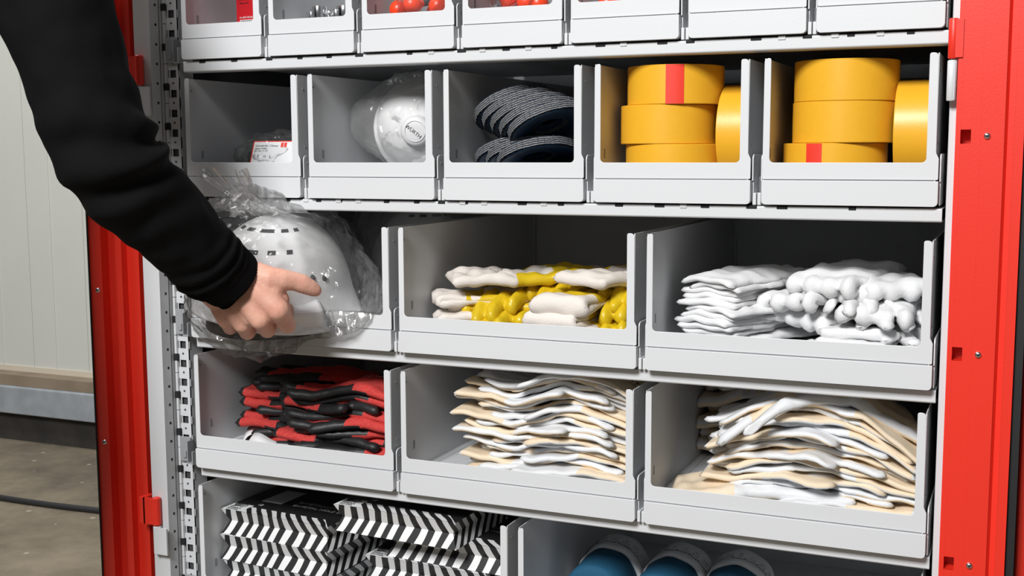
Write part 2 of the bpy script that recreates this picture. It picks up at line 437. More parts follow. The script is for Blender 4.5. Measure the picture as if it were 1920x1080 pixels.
# hinge barrels on the cabinet
def barrel(b, x, y, z0, z1, r, plate):
    b.lathe([(0.0001, z0), (r * 0.85, z0), (r, z0 + 0.001), (r, z1 - 0.001), (r * 0.85, z1), (0.0001, z1)], 16, 0, (x, y, 0))
    b.box(min(x, x + plate), max(x, x + plate), y - r * 0.85, y - r * 0.35, z0 + 0.001, z1 - 0.001)
for (zt, zb) in ((1.150, 1.109), (0.5275, 0.4865)):
    b = MB(); barrel(b, -0.0655, -0.004, zb, zt, 0.006, 0.020); cpart(b, 'hinge', ['paint_grey'], auto=40)
    b = MB(); barrel(b, 0.9835, -0.006, zb, zt, 0.0048, 0.003); cpart(b, 'hinge', ['paint_grey'], auto=40)
# doors, swung right back along the cabinet's sides: their hinge edges face the viewer
def profile(b, pts, t, z0, z1, mi=0):
    """extruded sheet following pts (x,y)"""
    for (p, q) in zip(pts[:-1], pts[1:]):
        d = Vector((q[0] - p[0], q[1] - p[1])).normalized(); n = Vector((-d.y, d.x)) * t
        if n.y < 0 or (abs(n.y) < 1e-9 and n.x > 0): n = -n
        p_ = Vector(p) - d * 0.0002; q_ = Vector(q) + d * 0.0002
        poly = [tuple(p_), tuple(q_), tuple(q_ + n), tuple(p_ + n)]
        b.prism_z(poly, z0, z1, mi)
ld = link('door', None, cab); ld.location = (-0.49, -0.25, 0)
b = MB()
profile(b, [(-0.172, 0.5), (-0.172, 0.0), (-0.151, 0.0), (-0.151, 0.015), (-0.126, 0.0165), (-0.126, 0.002), (-0.116, 0.002), (-0.116, 0.0135), (-0.0995, 0.0135), (-0.0995, 0.0105), (-0.0925, 0.0105), (-0.0925, 0.5), (-0.172, 0.5)], 0.0012, 0.2, 1.93)
b.build('door_edge', ['paint_red'], ld)
b = MB(); b.box(-0.1745, -0.1722, -0.002, 0.5, 0.2, 1.93); b.build('gasket', ['gasket_black'], ld)
for z in (0.41, 0.6405, 0.8635, 1.09, 1.31, 1.53):
    b = MB(); b.lathe([(0.0001, -0.0026), (0.0018, -0.0026), (0.0034, -0.0016), (0.0038, 0.0)], 14, 0, (-0.1595, 0.0, z), 'Y'); b.disc((-0.1595, -0.0024, z), 0.0013, '-Y', 1)
    b.build('screw', ['steel', 'hole_black'], ld, smooth=True)
for zb in (1.1515, 0.529):
    b = MB(); barrel(b, -0.0655, -0.004, zb, zb + 0.0405, 0.006, -0.020); b.box(-0.0925, -0.083, -0.0091, 0.012, zb + 0.001, zb + 0.0395)
    b.build('hinge', ['paint_red'], ld, auto=40)
rd = link('door', None, cab); rd.location = (-0.49, -0.25, 0)
b = MB()
X0, X1, Xc, Xd = 0.990, 1.0535, 1.0355, 1.0445
holes = [z for z in (0.40, 0.6215, 0.8475, 1.0725, 1.298, 1.52)]
hx0, hx1, hh = 0.9935, 1.0040, 0.0072
zs = [0.2]
for z in holes: zs += [z - hh, z + hh]
zs.append(1.93)
for i in range(len(zs) - 1):
    if i % 2: b.box(X0, hx0, -0.008, -0.007, zs[i], zs[i + 1]); b.box(hx1, Xc, -0.008, -0.007, zs[i], zs[i + 1])
    else: b.box(X0, Xc, -0.008, -0.007, zs[i], zs[i + 1])
for z in holes: b.box(hx0 - 0.001, hx1 + 0.001, 0.014, 0.015, z - hh - 0.001, z + hh + 0.001); b.box(hx0 - 0.0012, hx0, -0.0072, 0.015, z - hh - 0.001, z + hh + 0.001); b.box(hx1, hx1 + 0.0012, -0.0072, 0.015, z - hh - 0.001, z + hh + 0.001); b.box(hx0 - 0.001, hx1 + 0.001, -0.0072, 0.015, z + hh, z + hh + 0.0012); b.box(hx0 - 0.001, hx1 + 0.001, -0.0072, 0.015, z - hh - 0.0012, z - hh)
profile(b, [(Xc, -0.0075), (Xc + 0.003, -0.002), (Xd, -0.002), (Xd, -0.0075), (X1, -0.0075), (X1, 0.5), (X0 + 0.003, 0.5), (X0, -0.007)], 0.001, 0.2, 1.93)
for xx in (0.9935, 1.0125): b.box(xx, xx + 0.0004, -0.0082, -0.0079, 0.2, 1.93)
b.build('door_edge', ['paint_red'], rd)
for z in holes:
    b = MB(); b.lathe([(0.0001, -0.0026), (0.0018, -0.0026), (0.0032, -0.0016), (0.0036, 0.0)], 14, 0, (1.0195, -0.008, z + 0.0005), 'Y'); b.disc((1.0195, -0.0104, z + 0.0005), 0.0012, '-Y', 1)
    b.build('screw', ['steel', 'hole_black'], rd, smooth=True)
b = MB(); b.box(1.0545, 1.0625, 0.0, 0.5, 0.2, 1.93); b.build('gasket', ['gasket_black'], rd)
b = MB(); b.box(1.0626, 1.075, 0.035, 0.5, 0.2, 1.93); b.build('outer_skin', ['paint_red'], rd, bevel=0.003)
for zb in (1.1515, 0.529):
    b = MB(); barrel(b, 0.9835, -0.006, zb, zb + 0.0405, 0.0048, 0.01); b.build('hinge', ['paint_red'], rd, auto=40)

# ------------------------------------------------------------------ shelves and bins
ROW_NAME = ['top row', 'second row from the top', 'third row from the top', 'fourth row from the top', 'bottom row in view']
Z0 = [1.1838, 1.0, 0.8054, 0.6209, 0.4155]
NB = [7, 5, 3, 3, 2]
BH = [0.159, 0.159, 0.159, 0.1595, 0.179]
GAP = [0.0054, 0.0062, 0.0054, 0.0055, 0.0055]
YB = 0.455
for r in range(5):
    t = thing('shelf', 'light grey steel shelf carrying the %s of bins' % ROW_NAME[r], 'shelf', (0.49, 0.25, Z0[r]), group='shelves of the cabinet')
    b = MB(); yl = 0.005 if r < 2 else 0.013; zt = -0.002; zb = -0.0165
    b.prism_x([(yl, zt), (yl - 0.001, zt - 0.001), (yl - 0.001, zb + 0.0015), (yl + 0.0005, zb), (yl + 0.022, zb), (yl + 0.022, zb + 0.0012), (yl + 0.0016, zb + 0.0012), (yl + 0.0004, zb + 0.002), (yl + 0.0004, zt - 0.0012), (0.5, zt - 0.0012), (0.5, zt)], 0.003, 0.9785)
    rn = random.Random(r)
    xx = 0.03
    while xx < 0.95 and r < 2:
        w = rn.choice((0.008, 0.010, 0.012)); b.box(xx, xx + w, yl - 0.0016, yl + 0.003, zt - 0.0032, zt + 0.0003, 1)
        if rn.random() < 0.5: b.box(xx + 0.03, xx + 0.038, yl - 0.0022, yl + 0.002, zt - 0.0035, zt + 0.0008, 0)
        xx += rn.uniform(0.028, 0.085)
    o = b.build('shelf_plate', ['paint_grey', 'hole_black'], t, bevel=0.0007); o.location = (-0.49, -0.25, 0)
    for i in range(NB[r] + 1):
        xc = W * i / NB[r]
        if 0.01 < xc < W - 0.01:
            b = MB(); b.box(xc - 0.0046, xc - 0.0006, 0.004, 0.05, -0.001, 0.0125); b.box(xc + 0.0006, xc + 0.0046, 0.004, 0.05, -0.001, 0.0125)
            b.box(xc - 0.0042, xc + 0.0005, 0.03, 0.034, 0.0125, 0.03, 1)
            o = b.build('divider_clip', ['paint_grey', 'dark_grey_and_shade'], t, bevel=0.0008); o.location = (-0.49, -0.25, 0)
    b = MB()                                                              # clip hooked into the upright
    b.box(-0.043, -0.0245, 0.024, 0.0262, -0.002, 0.034); b.box(-0.0245, -0.001, 0.016, 0.03, -0.003, -0.001); b.box(-0.0246, -0.0232, 0.016, 0.03, -0.002, 0.03)
    b.box(-0.036, -0.031, 0.0215, 0.024, 0.004, 0.014); b.box(-0.010, -0.0085, 0.008, 0.03, -0.002, 0.018)
    o = b.build('shelf_bracket', ['clear_clip'], t, bevel=0.001); o.location = (-0.49, -0.25, 0)

CONT = [['small grey bin holding a red carton, top left corner', 'small grey bin holding chrome sockets, top row', 'small grey bin with red balls, left of the two, top row', 'small grey bin with red balls, right of the two, top row', 'small grey bin with pinkish packs just showing, top row', 'small grey bin, next to last on the right of the top row', 'small grey bin at the right end of the top row by the red door'],
        ['grey bin holding a clear bag with a white printed card', 'grey bin holding a bagged white respirator mask', 'grey bin holding blue-grey flap discs', 'grey bin holding four yellow tape rolls, top roll with red strip', 'grey bin of yellow tape rolls beside the right red door'],
        ['wide grey bin behind the hand and the white helmet', 'wide grey bin holding yellow and cream gloves', 'wide grey bin holding plain white cotton gloves'],
        ['wide grey bin holding red and black gloves', 'wide grey bin of beige and white gloves, between two other glove bins', 'wide grey bin of white and beige gloves beside the right red door'],
        ['extra wide grey bin holding zebra-striped boxes', 'extra wide grey bin holding blue rolls with white wrappers']]
BINX = {}
for r in range(5):
    n = NB[r]
    for i in range(n):
        x0 = W * i / n + GAP[r]; x1 = W * (i + 1) / n - GAP[r]; w = x1 - x0; h = BH[r]
        BINX[r, i] = (x0, x1)
        t = thing('storage_bin', CONT[r][i], 'bin', (x0, 0, Z0[r]), group='bins in the ' + ROW_NAME[r])
        # tray with the front strip
        b = MB()
        b.prism(rrect(0, w, 0, 0.0265, 0.0045, 4, (1, 1, 0, 0)), -0.002, 0.010)
        for xa in (0.0002, w - 0.0017):
            b.prism_x([(0.010, 0.001), (0.40, 0.001), (0.40, 0.045), (0.006, 0.045), (0.0045, 0.0445), (0.003, 0.043), (0.003, 0.027)] if False else
                      [(0.008, 0.001), (0.40, 0.001), (0.40, 0.055), (0.010, 0.055), (0.0062, 0.0535), (0.0045, 0.050), (0.0045, 0.026), (0.008, 0.026)], xa - (0.0022 if xa < 0.01 else -0.0022), xa + 0.0015 - (0.0022 if xa < 0.01 else -0.0022))
        b.box(0.001, w - 0.001, 0.01, 0.40, 0.004, 0.0055)
        b.disc((w + 0.0022, 0.013, 0.045), 0.0016, '+X', 1)  # dark disc painted as the shade in a small hole
        b.build('tray', ['paint_grey', 'dark_grey_and_shade'], t, bevel=0.0008)
        # front panel: low sill with two uprights
        b = MB(); zs_ = 0.046; fl_, fr_ = 0.0078, 0.0095; xr = w - 0.0032; zb = 0.0278
        poly = [(0.0003, zb + 0.001), (0.0013, zb), (w - 0.0013, zb), (w - 0.0003, zb + 0.001), (w - 0.0003, 0.05), (xr, 0.056)]
        poly += [(xr - 0.0005, h - 0.0035), (xr - 0.002, h - 0.001), (xr - 0.0045, h)]
        poly += [(xr - fr_ + 0.002, h), (xr - fr_ + 0.0006, h - 0.0006), (xr - fr_, h - 0.002)]
        cx, cz, rr = xr - fr_ - 0.0048, zs_ + 0.0048, 0.0048
        poly += [(cx + rr * math.cos(a), cz + rr * math.sin(a)) for a in [R(-90 * k / 5) for k in range(6)]]
        cx = fl_ + 0.0048
        poly += [(cx + rr * math.cos(a), cz + rr * math.sin(a)) for a in [R(270 - 90 * k / 5) for k in range(6)]]
        poly += [(fl_, h - 0.002), (fl_ - 0.0006, h - 0.0006), (fl_ - 0.002, h), (0.0045, h), (0.002, h - 0.001), (0.0005, h - 0.0035), (0.0003, 0.056)]
        b.prism(poly, 0.0, 0.0012)
        b.build('front_panel', ['paint_grey'], t, bevel=0.0004)
        # body: floor, two sides, back
        b = MB(); zf = 0.0205
        b.box(0.0008, w - 0.0034, 0.0012, YB, zf, zf + 0.0012)
        for (xa, xb) in ((0.0008, 0.002), (xr - 0.0012, xr)):
            b.box(xa, xb, 0.0012, YB, zf, h - 0.0002)
        b.box(0.0022, w - 0.0048, 0.0014, 0.0026, zf, 0.0445, 1)  # dark strip added behind the seam, painted as its shade
        b.box(0.0008, w - 0.0034, YB, YB + 0.0012, zf, h)
        b.box(0.002, 0.0035, YB - 0.012, YB, zf, h); b.box(xr - 0.0027, xr - 0.0012, YB - 0.012, YB, zf, h)
        b.box(0.002, 0.012, 0.0012, YB, zf + 0.0012, zf + 0.0022)
        # slot and small holes, their shade painted as dark patches
        for zz, hh_, yy in ((0.062, 0.006, 0.03), (h - 0.016, 0.0015, 0.012)):
            if hh_ > 0.002: b.box(0.002, 0.0024, yy, yy + 0.004, zz - 0.011, zz, 1)
            else: b.disc((0.002, yy, zz), 0.0014, '+X', 1)
        b.disc((xr, 0.014, h - 0.018), 0.0013, '+X', 1); b.disc((xr, 0.016, 0.066), 0.0013, '+X', 1)
        o = b.build('bin_body', ['paint_grey', 'dark_grey_and_shade'], t)
FZ = [z + 0.0218 for z in Z0]                                             # floors inside the bins

# ------------------------------------------------------------------ yellow tape rolls
def tape(name, label, loc, rot=(0, 0, 0), strip=None, group='yellow tape rolls', r=0.057, h=0.0452):
    t = thing(name, label, 'tape', loc, rot, group)
    b = MB(); ri = 0.038
    b.lathe([(ri, 0.0004), (r - 0.0008, 0.0), (r, 0.0008), (r + 0.0001, h * 0.5), (r, h - 0.0008), (r - 0.0008, h), (ri, h - 0.0004)], 96, 0)
    b.build('tape_winding', ['tape_yellow'], t, auto=35)
    b = MB(); b.lathe([(ri, 0.0), (ri, h), (ri - 0.003, h), (ri - 0.003, 0.0)], 64, 0, closed=True); b.build('core', ['cardboard'], t, auto=35)
    if strip is not None:
        b = MB(); a0, a1 = strip; n = 12
        for k in range(n):
            p, q = R(a0 + (a1 - a0) * k / n), R(a0 + (a1 - a0) * (k + 1) / n); rr = r + 0.0005; i = len(b.v)
            b.v += [(rr * math.cos(p), rr * math.sin(p), 0.0003), (rr * math.cos(q), rr * math.sin(q), 0.0003), (rr * math.cos(q), rr * math.sin(q), h - 0.0003), (rr * math.cos(p), rr * math.sin(p), h - 0.0003)]
            b.face((i, i + 1, i + 2, i + 3))
        b.build('pull_strip', ['label_red'], t, smooth=True)
    return t
f1 = FZ[1]
tape('tape_roll', 'yellow tape roll with a red strip, topmost of its stack of three', (0.670, 0.076, f1 + 0.0908), strip=(-86, -65))
tape('tape_roll', 'plain yellow tape roll under the roll with the upright red strip', (0.662, 0.076, f1 + 0.0454), (0, 0, 1))
tape('tape_roll', 'bottom yellow tape roll of the stack left of an upright roll, fourth bin', (0.6685, 0.076, f1), (0, 0, 2))
tape('tape_roll', 'yellow tape roll on edge, half hidden by a bin upright, fourth bin', (0.7278, 0.0955, f1 + 0.0571), (0, R(90), 0))
tape('tape_roll', 'plain yellow tape roll, topmost of the stack nearest the right door', (0.8675, 0.076, f1 + 0.0908))
tape('tape_roll', 'plain yellow tape roll, middle of the stack nearest the right door', (0.8665, 0.076, f1 + 0.0454), (0, 0, 1.3))
tape('tape_roll', 'yellow tape roll with a red strip, bottom of the stack nearest the right door', (0.857, 0.076, f1), (0, 0, 0.0), strip=(-114, -96))
tape('tape_roll', 'big yellow tape roll on edge at the right end of the fifth bin', (0.9240, 0.085, f1 + 0.0571), (0, R(90), 0))
tape('tape_roll', 'shaded yellow tape roll on edge behind the stack, red strip showing', (0.806, 0.205, f1 + 0.0571), (0, R(90), R(6)), strip=(160, 205))

# ------------------------------------------------------------------ flap discs
def flap_disc(label, loc, rot, first=[None]):
    if first[0] is None:
        t = thing('flap_disc', label, 'disc', loc, rot, 'flap discs')
        b = MB(); n = 84; r0, r1 = 0.024, 0.062
        for k in range(n):                                   # overlapping abrasive flaps
            a = 2 * PI * k / n; da = 2 * PI / n * 1.7
            i = len(b.v); ca, sa, cb_, sb = math.cos(a), math.sin(a), math.cos(a + da), math.sin(a + da)
            dr = 0.0008 * math.sin(k * 2.7)
            for (c, s_, dz) in ((ca, sa, 0.0009), (cb_, sb, 0.0)):
                for (rr, z) in ((r0, 0.0), (r1 + dr, -0.003), (r1 + dr, 0.0095), (r0, 0.0165)):
                    b.v.append((rr * c, rr * s_, z + dz))
            for q in ((0, 1, 5, 4), (1, 2, 6, 5), (2, 3, 7, 6), (3, 0, 4, 7), (0, 3, 2, 1), (4, 5, 6, 7)): b.face([i + j for j in q])
        b.build('abrasive_flaps', ['flap_denim'], t)
        b = MB(); b.lathe([(0.011, 0.009), (0.011, 0.006), (0.026, 0.005), (0.029, -0.001), (0.054, -0.0042), (0.0585, -0.0042), (0.0585, -0.0015), (0.03, 0.0015), (0.026, 0.009), (0.011, 0.009)], 64, 0)
        b.build('backing_plate', ['blue_backing'], t, smooth=True)
        t.scale = (0.83, 0.83, 0.83)
        first[0] = t; return t
    c = copy_tree(first[0]); c.location = loc; c.rotation_euler = rot; c['label'] = label; return c
tilt = (R(-15), R(-24), R(2))
for i in range(5):
    flap_disc(['blue-grey flap disc, topmost and rearmost of the upper leaning five', 'second of the five upper leaning flap discs, from the top', 'middle one of the five upper leaning flap discs', 'fourth of the five upper leaning flap discs, from the top', 'lowest of the five upper flap discs, blue backing showing'][i],
              (0.4520 + 0.0160 * i, 0.095 - 0.0095 * i, f1 + 0.090 - 0.0056 * i), tilt)
for i in range(3):
    flap_disc(['left one of the three lower flap discs', 'middle one of the three lower flap discs', 'right one of the three lower flap discs, blue edge showing'][i],
              (0.4540 + 0.020 * i, 0.094 - 0.0105 * i, f1 + 0.032 - 0.0015 * i), (R(-17), R(-15), R(6)))
flap_disc('flap disc lying flat on the bin floor under the lower three', (0.520, 0.085, f1 + 0.0082), (0, 0, 1))

# ------------------------------------------------------------------ plastic bags and what they hold
def bag_mesh(name, radius_fn, sub, crumple, m, seed):
    bm = bmesh.new(); bmesh.ops.create_icosphere(bm, subdivisions=sub, radius=1.0)
    off = Vector((seed * 3.7, seed * 1.3, seed * 0.7))
    for v in bm.verts:
        d = v.co.normalized(); r = radius_fn(d); p = d * r
        q = p * 22 + off
        c = abs(noise.noise(q)) * 1.5 + abs(noise.noise(q * 2.3)) * 0.8 + 0.35 * noise.noise(q * 5)
        v.co = p + d * crumple * (0.55 - c)
    for f in bm.faces: f.smooth = True
    me = bpy.data.meshes.new(name); bm.to_mesh(me); bm.free(); me.materials.append(M[m]); return me
def ell(d, a, b, c): return 1.0 / math.sqrt((d.x / a) ** 2 + (d.y / b) ** 2 + (d.z / c) ** 2)
def lobe(d, v, amp, k):
    return amp * math.exp(-k * (1 - d.dot(Vector(v).normalized())))

# respirator mask in its bag
mk = thing('respirator_mask', 'white cup respirator mask with round valve inside a clear bag', 'mask', (0.305, 0.125, f1 + 0.001))
b = MB(); prof = []
n = 22
for k in range(n + 1):
    a = PI / 2 * k / n
    prof.append((max(1e-4, 0.066 * math.sin(a) ** 0.9), 0.058 * math.cos(a)))
prof += [(0.070, -0.001), (0.0715, -0.003), (0.070, -0.0045), (0.064, -0.003)]
prof += [(0.0635 * math.sin(PI / 2 * k / n) ** 0.9 if k else 1e-4, 0.0555 * math.cos(PI / 2 * k / n)) for k in range(n, -1, -1)]
b.lathe(prof, 64, 0)
for i, v in enumerate(b.v):
    x, y, z = v; b.v[i] = (x, y * (1.0 - 0.10 * max(0, z / 0.05)), z + 0.010 * math.exp(-((x / 0.02) ** 2)) * (0.3 + 0.7 * (y > 0)) * max(0.0, abs(y) / 0.07) * (1 if z < 0.04 else 0.2) )
o = b.build('cup', ['mask_white'], mk, smooth=True)
mk.scale = (0.95, 0.95, 0.95)
mrot = Matrix.Translation((0, 0, 0.0735)) @ Euler((R(82), R(2), R(24))).to_matrix().to_4x4()
o.matrix_local = mrot
b = MB(); b.lathe([(1e-4, 0.0705), (0.010, 0.0705), (0.0175, 0.069), (0.0205, 0.066), (0.021, 0.055), (0.0225, 0.052)], 40, 0)
b.lathe([(0.0135, 0.0706), (0.0142, 0.0714), (0.015, 0.0704)], 40, 0)
v_ = b.build('valve', ['valve_white'], mk, smooth=True); v_.matrix_local = mrot @ Euler((R(14), R(-6), 0)).to_matrix().to_4x4()
t_ = text('printed_name', 'WÜRTH', 0.0072, 'ink_black', v_, (-0.014, 0.006, 0.0706), (0, 0, R(-38)))
for k, s_ in enumerate(('FFP2 NR D', 'EN 149:2001', '+A1:2009')):
    text('printed_line', s_, 0.0055, 'ink_grey', o, (0.006 + 0.004 * k, 0.046 - 0.006 * k, 0.040 + 0.0035 * k), (R(-42), R(14), R(-30)))
def mb_r(d):
    r = ell(d, 0.064, 0.062, 0.064)
    return r + lobe(d, (-1, -0.25, 0.05), 0.044, 6) + lobe(d, (-0.7, 0, 0.8), 0.016, 6) + lobe(d, (0, 0, 1), 0.010, 5)
o = link('plastic_bag', bag_mesh('plastic_bag', mb_r, 5, 0.0060, 'film_milky', 2), mk); o.location = (0, 0, 0.072)
for v in o.data.vertices:
    v.co.z = min(max(v.co.z, -0.0715), 0.080)
    if v.co.x > 0.072: v.co.x = 0.072

# bag with a white card
cbg = thing('card_bag', 'crumpled dark bag with a white printed card in the second row left bin', 'bag', (0.088, 0.115, f1))
def cb_r(d): return ell(d, 0.070, 0.055, 0.032) + lobe(d, (-1, -0.2, -0.1), 0.003, 8)
o = link('plastic_bag', bag_mesh('plastic_bag', cb_r, 5, 0.012, 'film', 5), cbg); o.location = (0, 0, 0.033)
for v in o.data.vertices: v.co.z = max(v.co.z, -0.0325)
def ci_r(d): return ell(d, 0.060, 0.043, 0.024)
o = link('contents', bag_mesh('contents', ci_r, 4, 0.008, 'tube_dark', 6), cbg); o.location = (0, 0.004, 0.030)
for v in o.data.vertices: v.co.z = max(v.co.z, -0.0285)
cd = link('card', None, cbg); cd.location = (0.010, -0.050, 0.0375); cd.rotation_euler = (R(66), R(0), R(6))
b = MB(); b.box(-0.028, 0.036, -0.0165, 0.0165, -0.0006, 0.0); b.build('card_sheet', ['paper_white'], cd)
b = MB()
for (x0, x1, y0, y1) in ((-0.029, 0.036, 0.0157, 0.0170), (-0.029, -0.0277, -0.0168, 0.017), (-0.029, 0.036, -0.0170, -0.0160)): b.box(x0, x1, y0, y1, -0.0004, 0.0003)
b.build('red_border', ['label_red'], cd)
b = MB()
for k in range(2): b.box(0.014 + 0.005 * k, 0.018 + 0.005 * k, 0.0075, 0.0145, 0, 0.0003)
b.build('red_mark', ['label_red'], cd)
for s_, sz, xx, yy in (('Schutzbrille / Glasses', 0.0042, -0.0255, 0.0085), ('Safety UV400', 0.0034, -0.0255, 0.0045), ('EN 166 1 F CE', 0.0034, -0.0255, 0.001), ('C E', 0.0066, -0.0265, -0.0085), ('10', 0.005, -0.011, -0.008), ('S', 0.005, -0.001, -0.008)):
    text('printed_line', s_, sz, 'ink_black', cd, (xx, yy, 0.0002), (0, 0, 0), extr=0.0001)

# ------------------------------------------------------------------ top row contents
f0 = FZ[0]
bx = thing('carton', 'red carton with a barcode label in the top left bin', 'box', (0.050, 0.062, f0))
b = MB(); b.box(0, 0.0555, 0, 0.055, 0, 0.130); b.build('carton_body', ['box_red'], bx, bevel=0.001)
b = MB(); b.box(0.006, 0.0295, -0.0004, 0.0, 0.018, 0.0345); b.build('barcode_label', ['paper_white'], bx)
rn = random.Random(3); xx = 0.0075
while xx < 0.028:
    pass
    w = rn.choice((0.0005, 0.0008, 0.0012)); b = MB() if xx < 0.008 else b; b.box(xx, xx + w, -0.0006, -0.0003, 0.0185, 0.0335); xx += w + rn.choice((0.0005, 0.0007))
b.build('barcode', ['ink_black'], bx)
text('article_number', 'Art. 8587 430 020', 0.0036, 'paper_white', bx, (0.0055, -0.0002, 0.0365), (R(90), 0, 0), sx=0.8)
for k in range(3): text('printed_line', ['Spannsatz', 'Set M8 x 40', 'Made in DE'][k], 0.0032, 'ink_black', bx, (0.0055, -0.0002, 0.066 - 0.005 * k), (R(90), 0, 0))
def socket(label, loc, rot, r, h):
    t = thing('socket', label, 'socket', loc, rot, 'chrome sockets')
    b = MB(); n = 40
    pr = [(r * 0.62, h * 0.5), (r * 0.72, h), (r * 0.93, h), (r, h * 0.94), (r, h * 0.62), (r * 0.9, h * 0.56), (r * 0.9, h * 0.4), (r, h * 0.34), (r, h * 0.05), (r * 0.94, 0), (r * 0.45, 0), (r * 0.42, h * 0.4), (r * 0.62, h * 0.5)]
    b.lathe(pr, n, 0); b.build('socket_body', ['chrome'], t, auto=30)
    b = MB(); b.lathe([(1e-4, h * 0.45), (r * 0.6, h * 0.45)], 24, 0); b.build('bore', ['hole_black'], t)
    return t
for k, (x, y, z, rot, r, h) in enumerate(((0.1685, 0.07, 0.0, (0, 0, 0), 0.009, 0.040), (0.188, 0.055, 0.0, (0, 0, 0), 0.0105, 0.045), (0.204, 0.075, 0, (0, 0, 0), 0.0095, 0.042), (0.2235, 0.062, 0.0, (0, 0, 0), 0.0115, 0.0445), (0.188, 0.082, 0, (0, 0, 0), 0.0095, 0.041))):
    socket(['small chrome socket at the left of the socket bin', 'taller chrome socket in the middle of the socket bin', 'chrome socket standing between the two bigger sockets', 'wide chrome socket at the right of the socket bin', 'chrome socket at the back behind the middle sockets'][k], (x, y, f0 + z), rot, r, h)
def red_ball(label, loc, rot, r=0.0125, stick=0.055):
    t = thing('ball_grip', label, 'grip', loc, rot, 'red ball grips')
    b = MB(); n = 14
    b.lathe([(max(1e-4, r * math.sin(PI * i / n)), -r * math.cos(PI * i / n)) for i in range(n)] + [(r * 0.45, r * 0.95), (r * 0.42, r * 1.3), (r * 0.3, r * 1.5)], 28, 0)
    b.build('ball', ['cap_red'], t, smooth=True)
    b = MB(); b.lathe([(1e-4, r), (r * 0.32, r), (r * 0.28, stick), (1e-4, stick)], 14, 0); b.build('shank', ['tube_dark'], t, smooth=True)
    return t
def red_cone(label, loc, rot):
    t = thing('nozzle', label, 'nozzle', loc, rot, 'red nozzles')
    b = MB(); b.lathe([(1e-4, 0), (0.0022, 0.0), (0.0028, 0.002), (0.013, 0.038), (0.0145, 0.042), (0.0145, 0.052), (1e-4, 0.052)], 28, 0)
    b.build('cone', ['cap_red'], t, auto=35)
    b = MB()
    for k in range(14):
        a = 2 * PI * k / 14; b.tube([(0.003 * math.cos(a), 0.003 * math.sin(a), 0.002), (0.0134 * math.cos(a), 0.0134 * math.sin(a), 0.038)], 0.0004, 5)
    b.build('ribs', ['cap_red'], t, smooth=True)
    return t
RB = [('red ball at the left of the third top bin', 0.3085, 0.055, 0.035, (R(-60), R(20), 0)), ('red ball in the middle of the third top bin, tilted right', 0.3295, 0.052, 0.040, (R(-70), R(60), 0)),
      ('red ball at the right of the third top bin, partly hidden', 0.3615, 0.062, 0.0375, (R(-50), R(-30), 0)), ('red ball at the back of the third top bin', 0.341, 0.095, 0.034, (R(-40), R(50), 0)), 
      ('red ball behind the nozzle in the fourth top bin', 0.478, 0.075, 0.038, (R(-60), R(30), 0)), ('red ball at the right of the fourth top bin', 0.500, 0.060, 0.033, (R(-60), R(-50), 0)),
      ('red ball at the left of the fourth top bin, partly hidden', 0.449, 0.09, 0.032, (R(-70), R(10), 0)), ('faded red ball just showing in the fifth top bin, left', 0.590, 0.06, 0.0285, (R(-60), R(40), 0)), ('faded red ball just showing in the fifth top bin, right', 0.615, 0.068, 0.0285, (R(-60), R(-40), 0))]
for (l, x, y, z, rot) in RB:
    red_ball(l, (x, y, f0 + z), rot)
red_cone('red ribbed nozzle lying point forward in the fourth top bin', (0.4625, 0.046, f0 + 0.030), (R(-62), R(-34), 0))
for (l, x, w) in (('crumpled clear bag wrapped round the red balls, third top bin', 0.338, 0.040), ('crumpled clear bag wrapped round the red balls, fourth top bin', 0.474, 0.042)):
    o = link('plastic_bag', bag_mesh('plastic_bag', lambda d: ell(d, w, 0.06, 0.05), 4, 0.010, 'film', int(x * 100)))
    for v in o.data.vertices: v.co.z = max(v.co.z, -0.0445)
    o.location = (x, 0.085, f0 + 0.046); tag(o, l, 'bag', 'bags of red balls')

